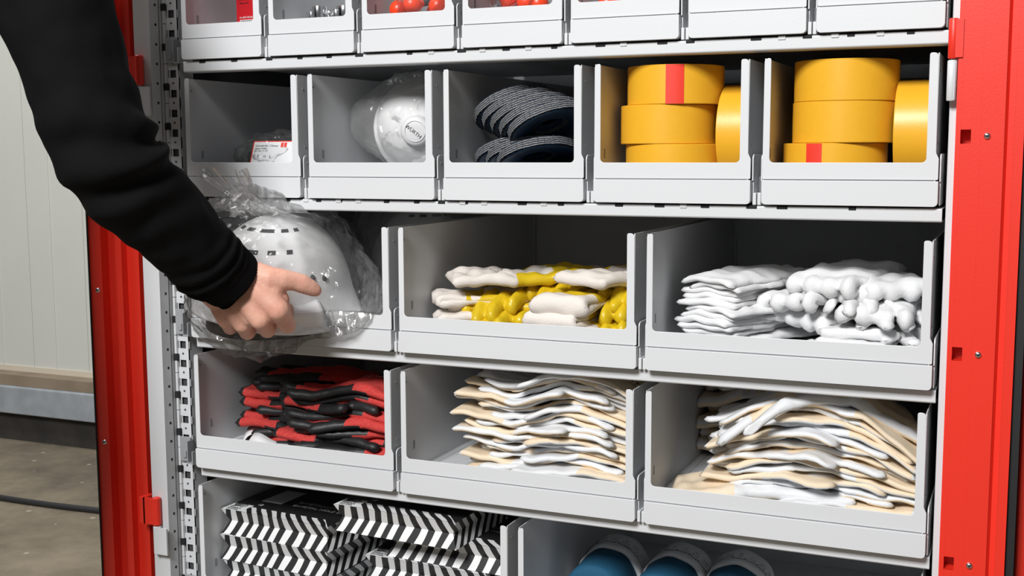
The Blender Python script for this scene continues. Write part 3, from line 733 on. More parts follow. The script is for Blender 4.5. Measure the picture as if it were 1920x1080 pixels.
# ------------------------------------------------------------------ zebra boxes and blue rolls
def zebra_box(label, loc, rz, first=[None]):
    if first[0] is None:
        t = thing('striped_box', label, 'box', loc, (0, 0, rz), 'zebra-striped boxes')
        w, d, h, g = 0.190, 0.150, 0.037, 0.009
        b = MB(); i = 0
        ring = lambda q, z: [(q, q, z), (w - q, q, z), (w - q, d - q, z), (q, d - q, z)]
        b.v += ring(0, 0.0005) + ring(g, h / 2) + ring(0, h)
        for k in range(2):
            for s_ in range(4): j = (s_ + 1) % 4; b.face((k * 4 + s_, k * 4 + j, k * 4 + 4 + j, k * 4 + 4 + s_), 0)
        b.face((8, 9, 10, 11), 1); b.face((3, 2, 1, 0), 1)
        b.build('carton', ['zebra_print', 'box_black'], t)
        # stripes running on over the front edge of the lid
        b = MB(); b.v += [(0.001, 0.0, h + 0.0003), (w - 0.001, 0.0, h + 0.0003), (w - 0.022, 0.024, h + 0.0003), (0.018, 0.024, h + 0.0003)]; b.face((0, 1, 2, 3)); b.build('striped_edge', ['zebra_print'], t)
        b = MB(); b.box(0.002, 0.036, 0.001, 0.030, h, h + 0.0005); lb = b.build('emblem_panel', ['paper_white'], t)
        for k in range(5):
            b = MB(); b.tube([(0.006 + 0.022 * q + 0.002 * math.sin(5 * q + k), 0.016 + 0.0026 * k + 0.003 * math.sin(3.1 * q), h + 0.0006) for q in [j / 8 for j in range(9)]], 0.0006, 4); b.build('emblem_stripe', ['ink_black'], lb)
        text('emblem_text', 'ZEBRA', 0.0075, 'ink_black', lb, (0.006, 0.0085, h + 0.0006), (0, 0, 0))
        text('emblem_text', 'POWER', 0.0060, 'ink_black', lb, (0.007, 0.0025, h + 0.0006), (0, 0, 0))
        for k, s_ in enumerate(('BI-METALLLOCHSÄGE', 'BI-METAL HOLE SAW')): text('printed_title', s_, 0.0105, 'ink_grey', t, (0.085, 0.070 - 0.014 * k, h + 0.0001), (0, 0, 0))
        text('printed_size', '12', 0.009, 'paper_white', t, (0.037, 0.036, h + 0.0001), (0, 0, 0))
        b = MB(); b.box(0.03, 0.066, 0.055, 0.115, h, h + 0.0004); b.build('side_label', ['ink_grey'], t)
        first[0] = t; return t
    c = copy_tree(first[0]); c.location = loc; c.rotation_euler = (0, 0, rz); c['label'] = label; return c
f4 = FZ[4]
zebra_box('striped box on top of the left stack, text on its black lid', (0.009, 0.045, f4 + 0.0742), R(-4))
zebra_box('striped box in the middle of the left stack', (0.0085, 0.041, f4 + 0.0371), R(-3.5))
zebra_box('striped box at the bottom of the left stack', (0.010, 0.043, f4), R(-4))
zebra_box('striped box lying highest of all, right of the left stack', (0.214, 0.022, f4 + 0.1113), R(-3))
zebra_box('striped box directly under the highest one, right end behind the upright', (0.277, 0.052, f4 + 0.0742), R(-3))
zebra_box('striped box low in the right stack, emblem corner showing at its left', (0.2465, 0.047, f4 + 0.0371), R(-3))
zebra_box('striped box at the very bottom of the right stack', (0.262, 0.050, f4), R(-3))
def blue_roll(label, loc, rot):
    t = thing('blue_roll', label, 'roll', loc, rot, 'blue rolls')
    r, L = 0.0405, 0.13
    b = MB(); b.lathe([(1e-4, -0.004), (0.012, -0.004), (0.03, -0.003), (r - 0.003, 0.0), (r, 0.004), (r, L), (1e-4, L)], 56, 0, axis='Y')
    b.build('roll_body', ['roll_blue'], t, smooth=True)
    b = MB(); prof = [(r + 0.0003, 0.070), (r + 0.0026, 0.068), (r + 0.0032, 0.080), (r + 0.0030, 0.128), (r + 0.0010, 0.131), (r + 0.0003, 0.128)]
    b.lathe([(q, h) for q, h in prof], 40, 0, axis='Y', closed=True)
    for i, v in enumerate(b.v): s_ = 1 + 0.018 * math.sin(7 * math.atan2(v[2], v[0]) + 1); b.v[i] = (v[0] * s_, v[1], v[2] * s_)
    wr = b.build('paper_wrapper', ['paper_white'], t, smooth=True)
    for k in range(7):                                     # words run round the wrapper
        a = R(28 + 20 * k); q = r + 0.0046
        for yy, s_, sz in ((0.086, ['MULTI', 'WIPES', 'PAPER', 'CLEAN', 'ROLLS', 'MULTI', 'WIPES'][k], 0.0062), (0.096, ['blue cloth', 'lint free', '38 x 30', 'strong', 'soft', 'blue cloth', 'lint free'][k], 0.0036), (0.104, ['tear off', 'sheets', '400', 'x 2', 'ply', 'tear off', 'sheets'][k], 0.0036)):
            m = Matrix.Rotation(-(a - PI / 2), 4, 'Y') @ Matrix.Translation((0, yy, q))
            o = text('printed_word', s_, sz, 'ink_black', wr, (0, 0, 0), (0, 0, 0), align='CENTER', extr=0.0001); o.matrix_local = m
    return t
for k, (x, y, rz) in enumerate(((0.559, 0.10, 2), (0.6455, 0.10, -1), (0.7330, 0.102, 2))):
    blue_roll(['leftmost of the three blue rolls with white wrappers', 'middle one of the three blue rolls with white wrappers', 'rightmost of the three blue rolls with white wrappers'][k], (x, y, f4 + 0.0436), (0, R(10 * k), R(rz)))

# ------------------------------------------------------------------ gloves
def cap_sd(P, a, b, ra, rb):
    a = np.array(a); b = np.array(b); ab = b - a
    t = np.clip(((P - a) @ ab) / (ab @ ab), 0, 1)
    return np.linalg.norm(P - (a + t[..., None] * ab), axis=-1) - (ra + (rb - ra) * t)
def smin(a, b, k):
    h = np.clip(0.5 + 0.5 * (b - a) / k, 0, 1); return b * (1 - h) + a * h - k * h * (1 - h)
def glove_sd(P, L, cuff_w=0.052, spread=1.0, thumb=1):
    """signed distance (negative inside) of a glove outline lying in (u, v): cuff at u=0, fingertips at u=L"""
    k = L / 0.25; q = P / k
    def box(c, h, r): d = np.abs(q - np.array(c)) - (np.array(h) - r); return np.linalg.norm(np.maximum(d, 0), axis=-1) + np.minimum(d.max(axis=-1), 0) - r
    s = box((0.045, 0), (0.045, cuff_w), 0.006)
    s = smin(s, box((0.110, 0.001), (0.060, 0.047), 0.022), 0.015)
    for v, tip, r in ((-0.0365, 0.222, 0.0105), (-0.0122, 0.246, 0.0115), (0.0122, 0.2385, 0.0115), (0.0365, 0.212, 0.0105)):
        s = smin(s, cap_sd(q, (0.150, v), (tip - r, v * (1 + 0.35 * spread)), r + 0.0012, r), 0.004)
    if thumb: s = smin(s, cap_sd(q, (0.085, 0.036), (0.146, 0.036 + 0.036 * spread), 0.018, 0.0125), 0.010)
    return s * k
def glove_meshes(name, mats, L=0.25, T=0.0042, Rr=0.011, fmap=None, region=None, cell=0.0042, cuff=0.075, spread=1.0, thumb=1, wr=0.0012, seed=0, cuff_w=0.052):
    """two meshes (hand, cuff). fmap(u, v, h) -> x, y, z arrays; region(u, v, h) -> material index array"""
    us = np.arange(-0.012, L + 0.013, cell); vs = np.arange(-0.07, 0.105, cell)
    U, V = np.meshgrid(us, vs, indexing='ij'); P = np.stack([U, V], -1)
    sd = lambda p: glove_sd(p, L, cuff_w, spread, thumb)
    C = (P[:-1, :-1] + P[1:, 1:]) / 2; inc = sd(C) < 0
    cnt = np.zeros(U.shape, int)
    for di in (0, 1):
        for dj in (0, 1): cnt[di:di + inc.shape[0], dj:dj + inc.shape[1]] += inc
    edge = (cnt > 0) & (cnt < 4)
    e = 1e-4
    for _ in range(3):
        d = sd(P); g = np.stack([sd(P + np.array([e, 0])) - d, sd(P + np.array([0, e])) - d], -1) / e
        gl = np.linalg.norm(g, axis=-1, keepdims=True); g = g / np.maximum(gl, 0.3)
        P = np.where(edge[..., None], P - g * d[..., None], P)
    d = -sd(P); d[edge] = 0
    h = T * np.sqrt(np.clip(1 - (1 - np.clip(d, 0, Rr) / Rr) ** 2, 0, 1)); h[edge] = 0
    rs = np.random.RandomState(seed)
    ph = rs.rand(6) * 6.3; u, v = P[..., 0], P[..., 1]
    wrk = wr * (np.sin(u * 130 + v * 60 + ph[0]) + np.sin(u * 60 - v * 150 + ph[1]) + 0.7 * np.sin(u * 260 + 90 * v + ph[2])) * np.clip(d / 0.01, 0, 1)
    idx_t = -np.ones(U.shape, int); verts = []; on = cnt > 0
    n = on.sum(); idx_t[on] = np.arange(n)
    inner = on & ~edge; idx_b = idx_t.copy(); idx_b[inner] = n + np.arange(inner.sum())
    vt = fmap(u[on], v[on], (h + wrk)[on]); vb = fmap(u[inner], v[inner], (-h + 0.6 * wrk)[inner])
    allv = np.concatenate([np.stack(vt, -1), np.stack(vb, -1)]).tolist()
    rt = region(C[..., 0], C[..., 1], 1); rb = region(C[..., 0], C[..., 1], -1)
    out = []
    for part in (0, 1):
        f = []; m = []
        sel = inc & ((C[..., 0] >= cuff) if part == 0 else (C[..., 0] < cuff))
        for i, j in zip(*np.nonzero(sel)):
            f.append((idx_t[i, j], idx_t[i + 1, j], idx_t[i + 1, j + 1], idx_t[i, j + 1])); m.append(int(rt[i, j]))
            f.append((idx_b[i, j], idx_b[i, j + 1], idx_b[i + 1, j + 1], idx_b[i + 1, j])); m.append(int(rb[i, j]))
        used = sorted({int(k) for q in f for k in q}); re = {k: n_ for n_, k in enumerate(used)}
        me = bpy.data.meshes.new(name); me.from_pydata([allv[k] for k in used], [], [[re[int(k)] for k in q] for q in f])
        for q in mats: me.materials.append(M[q])
        me.polygons.foreach_set('material_index', m); me.polygons.foreach_set('use_smooth', [True] * len(f)); me.update()
        out.append(me)
    return out
def glove(label, meshes, loc=(0, 0, 0), rot=(0, 0, 0), group='gloves', kind='glove'):
    t = thing(kind, label, 'glove', loc, rot, group)
    hnd = link('hand', meshes[0], t)
    if len(meshes[1].polygons): link('cuff', meshes[1], t)
    return t
def path_fn(theta, n=400, S=0.27):
    """heading angle theta(s) -> functions placing a sheet along the curve"""
    s = np.linspace(-0.02, S, n); th = theta(s); ds = s[1] - s[0]
    x = np.concatenate([[0], np.cumsum(np.cos(th[:-1]) * ds)]) - 0.02; z = np.concatenate([[0], np.cumsum(np.sin(th[:-1]) * ds)])
    z -= np.interp(0, s, z); x -= np.interp(0, s, x)
    def f(u, v, h):
        t = np.interp(u, s, th)
        return np.interp(u, s, x) - np.sin(t) * h, v, np.interp(u, s, z) + np.cos(t) * h
    return f
step = lambda s, a, b: np.clip((s - a) / (b - a), 0, 1) ** 2 * (3 - 2 * np.clip((s - a) / (b - a), 0, 1))

# canvas and leather work gloves (fourth row, middle and right bins)
def leather_region(kind):
    def f(u, v, s):
        r = np.zeros(u.shape, int)                                    # 0 leather white, 1 canvas beige
        if s > 0:                                                     # back of the hand: canvas with leather tips and knuckle strap
            r[:] = 1
            r[(u > 0.205)] = 0; r[(u > 0.128) & (u < 0.155)] = 0; r[(u < 0.006)] = 0
            r[(u > 0.085) & (u < 0.092)] = 0
            r[np.abs(v) > 0.041] = 0 if kind % 2 else 1
        else:
            r[(u < 0.078) & (u > 0.006)] = 1
            if kind % 3 == 1: r[(u > 0.15) & (u < 0.19) & (v < -0.02)] = 1
        return r
    return f
def stack(name, n, loc, pitch, zf, length, labels, group, mats, seed, T, region, jitter=0.008, yaw=0.05, ydepth=0.0, flips=None, spread=0.7, Rr=0.0055, mirror=None, wr=0.0007, cuff=0.075, stretch=None):
    rn = random.Random(seed)
    for i in range(n):                                                # i = 0 at the bottom
        flip = (i % 2 == 0) if flips is None else flips[i]
        L = length + rn.uniform(-0.012, 0.012)
        a = rn.uniform(-yaw, yaw); ox = rn.uniform(-jitter, jitter); oy = rn.uniform(-jitter, jitter) + ydepth * i
        sx = -1 if flip else 1; mv = rn.choice((-1, 1)) if mirror is None else mirror[i]
        up = rn.choice((-1, 1))
        ca, sa = math.cos(a), math.sin(a)
        p1, p2, p3 = rn.uniform(0, 6.28), rn.uniform(0, 6.28), rn.uniform(0.6, 1.3)
        def fmap(u, v, h, i=i):
            x = (u - L / 2) * sx; y = v * mv; hh = h * up
            X_ = ca * x - sa * y + ox; Y_ = sa * x + ca * y + oy
            Z_ = zf(X_, Y_, i / max(1, n - 1)) + i * pitch + hh + 0.0019 * np.sin(X_ * 58 * p3 + p1) + 0.0010 * np.sin(X_ * 140 + Y_ * 40 + p2)
            return X_, Y_, np.maximum(Z_, 0.0006 + 0.0004 * (h > 0))
        ms = glove_meshes(name, mats, L, T, Rr, fmap, region(i), spread=spread, seed=seed * 50 + i, wr=wr, cuff=cuff)
        glove(labels(n - 1 - i), ms, loc, (0, 0, 0), group)
f3 = FZ[3]; f2 = FZ[2]
def zf_mid(x, y, t):
    hump = 0.016 * np.exp(-((x - 0.035) / 0.055) ** 2) * (0.35 + 0.65 * t) - 0.006 * np.exp(-((x + 0.04) / 0.04) ** 2) * t
    return 0.0035 + hump - 0.016 * np.clip((x - 0.07) / 0.07, 0, 1) ** 1.5 * t + 0.012 * np.clip(-(x + 0.06) / 0.07, 0, 1) * t * (1 - t) * 2 + np.where(y > 0, 0.10, 0.16) * np.abs(y) * 0.15 * t
stack('work_glove', 18, (0.512, 0.102, f3 + 0.0005), 0.0070, zf_mid, 0.250, lambda k: 'beige and white work glove, %s in the middle bin\'s stack' % from_top(k),
      'beige and white work gloves in the middle stack', ['leather_white', 'canvas_beige'], 11, 0.0034, leather_region, flips=[0, 1, 0, 1, 1, 0, 1, 0, 0, 1, 0, 1, 1, 0, 0, 1, 0, 1], mirror=[1, -1, 1, -1, 1, 1, -1, 1, -1, 1, 1, -1, 1, 1, -1, 1, 1, -1])
def zf_right(x, y, t):
    arch = 0.030 * np.exp(-((x + 0.01) / 0.085) ** 2) * t
    return 0.0035 + arch + 0.010 * t - (0.030 + 0.012 * t) * np.clip((x - 0.055) / 0.085, 0, 1.2) ** 1.3 * t - 0.012 * np.clip(-(x + 0.06) / 0.07, 0, 1) * t
stack('work_glove', 15, (0.843, 0.095, f3 + 0.0005), 0.0061, zf_right, 0.252, lambda k: 'white and beige work glove, %s in the right bin\'s stack' % from_top(k),
      'white and beige work gloves in the right stack', ['leather_white', 'canvas_beige'], 23, 0.0034, leather_region, jitter=0.007, flips=[1, 1, 0, 1, 0, 1, 1, 0, 1, 1, 0, 1, 1, 1, 1], mirror=[1, -1, 1, 1, -1, 1, 1, -1, 1, 1, -1, 1, -1, 1, 1])
# top glove of the right stack, fingers hanging over the front
def top_map(u, v, h):
    x = -(u - 0.125); y = v
    ca, sa = math.cos(R(24)), math.sin(R(24))
    X_ = ca * x - sa * y; Y_ = sa * x + ca * y
    Z_ = 0.115 + 0.024 * np.exp(-((X_ - 0.0) / 0.07) ** 2) + h - 0.035 * np.clip((X_ - 0.05) / 0.08, 0, 1.3) - np.clip(-(X_ + 0.03) / 0.1, 0, 1) ** 1.2 * 0.045 - 0.2 * np.clip(-(Y_ + 0.015), 0, 1) * (X_ < 0.04)
    return X_, Y_, Z_
glove('white work glove draped on the right stack, fingers hanging to the front left', glove_meshes('work_glove', ['leather_white', 'canvas_beige'], 0.25, 0.0068, 0.011, top_map, leather_region(3), spread=1.1, seed=77), (0.842, 0.085, f3), (0, 0, 0), 'white and beige work gloves in the right stack')
# single glove low at the left front of the right bin
def low_map(u, v, h): return (u - 0.1), v, 0.010 + h + 0.008 * np.sin(np.clip(u, 0, 0.2) * 15)
glove('beige glove cuff sticking out at the lower left of the right stack', glove_meshes('work_glove', ['leather_white', 'canvas_beige'], 0.24, 0.0075, 0.012, low_map, lambda u, v, s: np.where(u < 0.075, 1, 0) if s > 0 else np.zeros(u.shape, int), spread=0.8, seed=78), (0.775, 0.075, f3 + 0.001), (0, R(-2), R(12)), 'white and beige work gloves in the right stack')
# the darker pile behind it
def zf_back(x, y, t): return 0.004 + 0.012 * np.exp(-(x / 0.05) ** 2) * t - 0.01 * t * np.clip(-(x + 0.04) / 0.06, 0, 1)
stack('work_glove', 7, (0.765, 0.275, f3 + 0.0005), 0.0165, zf_back, 0.22, lambda k: 'shaded work glove, %s in the pile behind the right stack' % from_top(k),
      'work gloves piled behind the right stack', ['leather_white', 'canvas_beige'], 31, 0.0085, leather_region, jitter=0.006, Rr=0.016)

# red and black coated gloves (fourth row, left bin)
def red_region(i):
    def f(u, v, s):
        r = np.zeros(u.shape, int)                                    # 0 knit red, 1 black coating
        if s < 0: r[u > 0.05] = 1
        else:
            r[u > 0.196] = 1
            r[(np.abs(v) > 0.029) & (u > 0.07)] = 1; r[u > 0.17] = 1
        r[u < 0.007] = 1
        return r
    return f
RMATS = ['knit_red', 'nitrile_black']
def zf_red(x, y, t): return 0.004 + 0.006 * np.exp(-((x - 0.02) / 0.05) ** 2) * t + 0.003 * np.sin(x * 45) * t
def stack_red(n, loc, pitch, labels, group, seed, L, rz, flips):
    rn = random.Random(seed)
    for i in range(n):
        flip = flips[i]; sx = -1 if flip else 1; up = 1 if i % 2 == 0 else -1; mv = rn.choice((-1, 1)); a = rn.uniform(-0.07, 0.07); ox = rn.uniform(-0.006, 0.006); oy = rn.uniform(-0.010, 0.004)
        p1 = rn.uniform(0, 6.28); tilt_ = rn.uniform(-0.02, 0.02)
        def fmap(u, v, h):
            x = (u - L / 2) * sx; y = v * mv; X_ = math.cos(a) * x - math.sin(a) * y + ox; Y_ = math.sin(a) * x + math.cos(a) * y + oy
            Z_ = zf_red(X_, Y_, i / n) + i * pitch + h * up + 0.0018 * np.sin(X_ * 48 + p1) + tilt_ * X_
            return X_, Y_, np.maximum(Z_, 0.0005 + 0.0004 * (h > 0))
        ms = glove_meshes('coated_glove', RMATS, L, 0.0068, 0.010, fmap, red_region(i), spread=0.75, seed=seed * 40 + i, wr=0.0010, cuff=0.062, cuff_w=0.044)
        glove(labels(n - 1 - i), ms, loc, (0, 0, rz), group)
stack_red(9, (0.121, 0.122, f3 + 0.0005), 0.0112, lambda k: 'red glove with black palm, %s in the left pile' % from_top(k), 'red and black gloves in the left pile', 41, 0.205, R(8), [0, 1, 0, 0, 1, 0, 0, 1, 1])
stack_red(9, (0.212, 0.074, f3 + 0.0005), 0.0108, lambda k: 'red glove with black palm, %s in the right pile' % from_top(k), 'red and black gloves in the right pile', 43, 0.195, R(2), [1, 1, 0, 1, 1, 1, 0, 1, 1])
for k, (x, y, z, r) in enumerate(((0.045, 0.085, 0.004, (R(20), R(-30), R(20))), (0.088, 0.040, 0.0045, (R(35), R(8), R(-6))))):
    b = MB(); n_ = 10
    for j in range(n_ + 1):
        q = j / n_; zz = 0.004 * math.sin(q * 5)
        b.v += [(-0.02 + 0.04 * q, -0.008, zz), (-0.02 + 0.04 * q, 0.008, zz + 0.002), (-0.02 + 0.04 * q, -0.008, zz - 0.0004), (-0.02 + 0.04 * q, 0.008, zz + 0.0016)]
    for j in range(n_): i = j * 4; b.face((i, i + 4, i + 5, i + 1)); b.face((i + 2, i + 3, i + 7, i + 6)); b.face((i, i + 2, i + 6, i + 4)); b.face((i + 1, i + 5, i + 7, i + 3))
    o = b.build('paper_tag', ['tag_white'], smooth=True); o.location = (x, y, f3 + z + 0.009); o.rotation_euler = r
    tag(o, ['curled white paper tag left of the red and black gloves', 'curled white paper tag in front of the red and black gloves'][k], 'tag', 'paper tags')

# yellow and cream gloves (third row, middle bin)
def yel_region(i):
    def f(u, v, s):
        r = np.ones(u.shape, int)                                     # 0 cream cotton, 1 yellow coating
        r[u < 0.085] = 0
        if s > 0: r[(u < 0.135) & (np.abs(v) < 0.026)] = 0
        return r
    return f
YM = ['terry_cream', 'nitrile_yellow']; CW = ['cotton_white']
def fold_glove(label, loc, rot, fold_at, gap, seed, L=0.235, under=False, thumb=1, crisp=0.014, T=0.0085, group='yellow and cream gloves', mats=YM, region=yel_region, spread=0.4, curl=0.0, lift=0.0, sag=0.0):
    """glove folded over once: fold_at = where along it, gap = height of the fold"""
    def theta(s):
        t = np.zeros(s.shape) + lift
        if fold_at: t = t + (-PI if under else PI) * step(s, fold_at, fold_at + gap * PI / 2)
        t = t - curl * step(s, 0.13, L) - sag * step(s, 0.05, 0.12) + 0.10 * np.sin(s * 55 + seed)
        return t
    pf = path_fn(theta, S=L + 0.03)
    def fm(u, v, h):
        x, y, z = pf(u, v, h)
        z = np.maximum(z, f2 + 0.0012 + 0.0005 * (h > 0) - loc[2])
        if R(-125) < rot[2] < R(-60): x = np.minimum(x, loc[1] - 0.012 + 0.25 * h)
        return x, y, z
    ms = glove_meshes('cotton_glove' if mats is CW else 'coated_glove', mats, L, T, crisp, fm, region(seed), thumb=thumb, cell=0.0040, spread=spread, seed=seed, wr=0.0016, cuff=0.085, cuff_w=0.05)
    return glove(label, ms, loc, rot, group)
YG = 'yellow and cream gloves'
Y3 = dict(L=0.20, spread=0.0, thumb=0)
def yel_fold(i):
    return lambda u, v, s: np.where(u < 0.112, 0, 1)
YF = dict(region=yel_fold, thumb=0)
fold_glove('yellow glove with cream cuff, topmost of the left pile', (0.372, 0.062, f2 + 0.067), (R(1), R(0), R(33)), 0.0, 0, 1, T=0.0075, sag=-0.04, curl=0.12, thumb=0, crisp=0.010)
fold_glove('folded cream cuff of a yellow glove, upper left of the left pile', (0.416, 0.098, f2 + 0.040), (0, 0, R(212)), 0.066, 0.010, 2, T=0.0056, L=0.19, crisp=0.008, **YF)
fold_glove('yellow glove with fingers curled to the front, middle of the left pile', (0.418, 0.226, f2 + 0.042), (R(0), R(1), R(-86)), 0.0, 0, 3, T=0.0125, curl=0.9, **Y3)
fold_glove('yellow glove with rounded fingertips at the front right of the left pile', (0.450, 0.232, f2 + 0.046), (0, R(1), R(-97)), 0.0, 0, 4, T=0.0130, curl=0.9, **Y3)
fold_glove('yellow glove whose folded cream cuff lies low in the left pile', (0.420, 0.088, f2 + 0.010), (0, 0, R(214)), 0.062, 0.011, 5, T=0.0060, L=0.17, crisp=0.008, **YF)
fold_glove('yellow glove low in the left pile, squashed between two cream cuffs', (0.364, 0.080, f2 + 0.031), (0, 0, R(20)), 0.0, 0, 6, L=0.17, T=0.0085, thumb=0)
fold_glove('yellow glove low at the right of the left pile, fingers to the front', (0.454, 0.226, f2 + 0.018), (0, R(1), R(-94)), 0.0, 0, 7, T=0.0125, curl=0.3, **Y3)
fold_glove('cream cuffed yellow glove, topmost of the right pile', (0.556, 0.046, f2 + 0.073), (R(0), 0, R(68)), 0.0, 0, 8, T=0.0085, curl=0.1, thumb=0, L=0.22)
fold_glove('folded cream cuff bulging at the front of the right pile, upper one', (0.549, 0.088, f2 + 0.046), (0, R(2), R(-96)), 0.062, 0.014, 9, T=0.0075, L=0.2, **YF)
fold_glove('folded cream cuff at the front of the right pile, middle one', (0.544, 0.090, f2 + 0.024), (0, R(0), R(-101)), 0.068, 0.011, 10, T=0.0066, L=0.2, crisp=0.009, **YF)
fold_glove('folded cream cuff at the bottom of the right pile', (0.552, 0.086, f2 + 0.0065), (0, 0, R(-93)), 0.070, 0.009, 11, T=0.0055, L=0.2, crisp=0.008, **YF)
fold_glove('yellow glove at the right of the right pile, fingers curled to the front, upper', (0.603, 0.246, f2 + 0.062), (0, R(2), R(-88)), 0.0, 0, 12, T=0.0125, curl=0.8, **Y3)
fold_glove('yellow glove at the right of the right pile, fingers to the front, middle', (0.603, 0.238, f2 + 0.040), (0, R(1), R(-91)), 0.0, 0, 13, T=0.0125, curl=0.6, **Y3)
fold_glove('yellow glove at the right of the right pile, fingers to the front, lowest', (0.603, 0.232, f2 + 0.016), (0, R(0), R(-90)), 0.0, 0, 14, T=0.0120, curl=0.2, **Y3)
fold_glove('yellow glove squeezed between the two piles, fingertips to the front', (0.503, 0.268, f2 + 0.058), (0, R(1), R(-91)), 0.0, 0, 15, T=0.0125, curl=0.8, **Y3)

# white cotton gloves (third row, right bin)
creg = lambda i: (lambda u, v, s: np.zeros(u.shape, int))
def cotton(label, loc, rz, seed, zb, t, kind, group, L=0.235, ang=0.0, T=0.0040):
    rn = random.Random(seed); p1, p2 = rn.uniform(0, 6.28), rn.uniform(0, 6.28)
    def fmap(u, v, h):
        if kind == 'left':
            z = zb + h + 0.006 * t * np.sin(u * 18) - 0.006 * t * (v / 0.04) ** 2 - 0.016 * t * step(u, 0.16, 0.24) + 0.0012 * np.sin(v * 150 + p1)
            return u, v, np.maximum(z, 0.0006)
        s = u                                                         # fingers hang down over the front of the pile
        z = zb + h + 0.020 * t * step(0.20 - u, 0.0, 0.12) - (0.022 + 0.012 * t) * step(u, 0.165, 0.245) * t - 0.016 * t * (v / 0.045) ** 2 + 0.0016 * np.sin(v * 120 + p1) + 0.001 * np.sin(u * 90 + p2)
        return u, v * (1 - 0.12 * t), np.maximum(z, 0.0006)
    ms = glove_meshes('cotton_glove', CW, L, T, 0.011, fmap, creg(0), spread=0.6, seed=seed, wr=0.0012, cuff=0.07, cuff_w=0.047)
    return glove(label, ms, loc, (0, 0, rz), group)
rn = random.Random(5)
for i in range(12):
    k = 11 - i
    cotton('white cotton glove, %s in the left cotton pile' % from_top(k), (0.716 + rn.uniform(-0.006, 0.006) - 0.004 * (i < 6), 0.048 + rn.uniform(-0.006, 0.008) + 0.0015 * i, f2), R(62 + rn.uniform(-7, 7)), 100 + i, 0.0042 + i * 0.0069, i / 12, 'left', 'white cotton gloves in the left pile', L=0.225 + rn.uniform(-0.01, 0.01))
cotton('white cotton glove poking a finger out to the right of the left cotton pile', (0.715, 0.085, f2), R(38), 130, 0.036, 0.3, 'left', 'white cotton gloves in the left pile', L=0.22)
RC = 12
for i in range(RC):
    lab = 'white cotton glove, %s in the right cotton pile' % from_top(RC - 1 - i); gname = 'white cotton gloves in the right pile'; x_ = 0.884 + rn.uniform(-0.010, 0.010); z_ = i * 0.0064
    if i in (0, 1, 3):                                                # thin layers folded over at the front
        fold_glove(lab, (x_, 0.160 + rn.uniform(-0.006, 0.006), f2 + 0.004 + z_), (0, 0, R(-90 + rn.uniform(-10, 10))), 0.115 + rn.uniform(-0.004, 0.01), 0.008, 200 + i, L=0.205, T=0.0042, group=gname, mats=CW, region=creg, spread=0.3, crisp=0.008, thumb=i % 2)
    elif i in (4, 6, 7, 9, 10, 11):                                   # knuckles to the front, fingertips tucked under
        fold_glove(lab, (x_ + rn.uniform(-0.014, 0.014), 0.205 + rn.uniform(-0.012, 0.010), f2 + 0.020 + z_), (R(rn.uniform(-6, 6)), R(2), R(-90 + rn.uniform(-30, 30))), 0.140 + rn.uniform(-0.01, 0.02), 0.012, 200 + i, L=0.215, T=0.0078, group=gname, mats=CW, region=creg, spread=0.25, under=True, curl=0.2, thumb=i % 2)
    else:
        cotton(lab, (x_, 0.232 + rn.uniform(-0.008, 0.010), f2), R(-90 + rn.uniform(-24, 24)), 150 + i, 0.006 + z_ + 0.004, i / 12, 'right', gname, L=0.205, T=0.0070)

# ------------------------------------------------------------------ safety helmets in clear bags
HA, HB, HH = 0.086, 0.116, 0.126
def helmet_surface(az, el):
    """az round the helmet (0 = right), el 0 = rim, 1 = crown"""
    e = el * PI / 2; p = 2.0
    cr = max(math.cos(e), 0.0) ** (2 / p); z = max(math.sin(e), 0.0) ** (2 / p)
    ca, sa = math.cos(az), math.sin(az)
    m = 2.2; k = (abs(ca) ** m + abs(sa) ** m) ** (-1 / m)
    r = 1.0
    w = 0.5 + 0.5 * math.tanh((1.15 - abs(((az - R(-62) + PI) % (2 * PI)) - PI)) * 6)      # ledges over the vents on the near side
    for lv, dr in ((0.535, 0.045), (0.735, 0.060)):
        r += dr * w * (0.5 + 0.5 * math.tanh((el - lv) * 60)) * (1 - el) ** 0.5
    r += 0.018 * math.exp(-((((az + R(20) + PI) % (2 * PI)) - PI) / 0.10) ** 2) * (el > 0.05) * (1 - el)   # rib at the right
    x, y, z_ = HA * k * ca * cr * r, HB * k * sa * cr * r, HH * z
    fl = max(0.0, 1 - el / 0.16)
    x += 0.012 * fl ** 2 * ca + 0.010 * fl * max(0.0, ca) ; y += 0.006 * fl ** 2 * sa
    return Vector((x, y, z_ - 0.012 * fl * max(0.0, ca)))
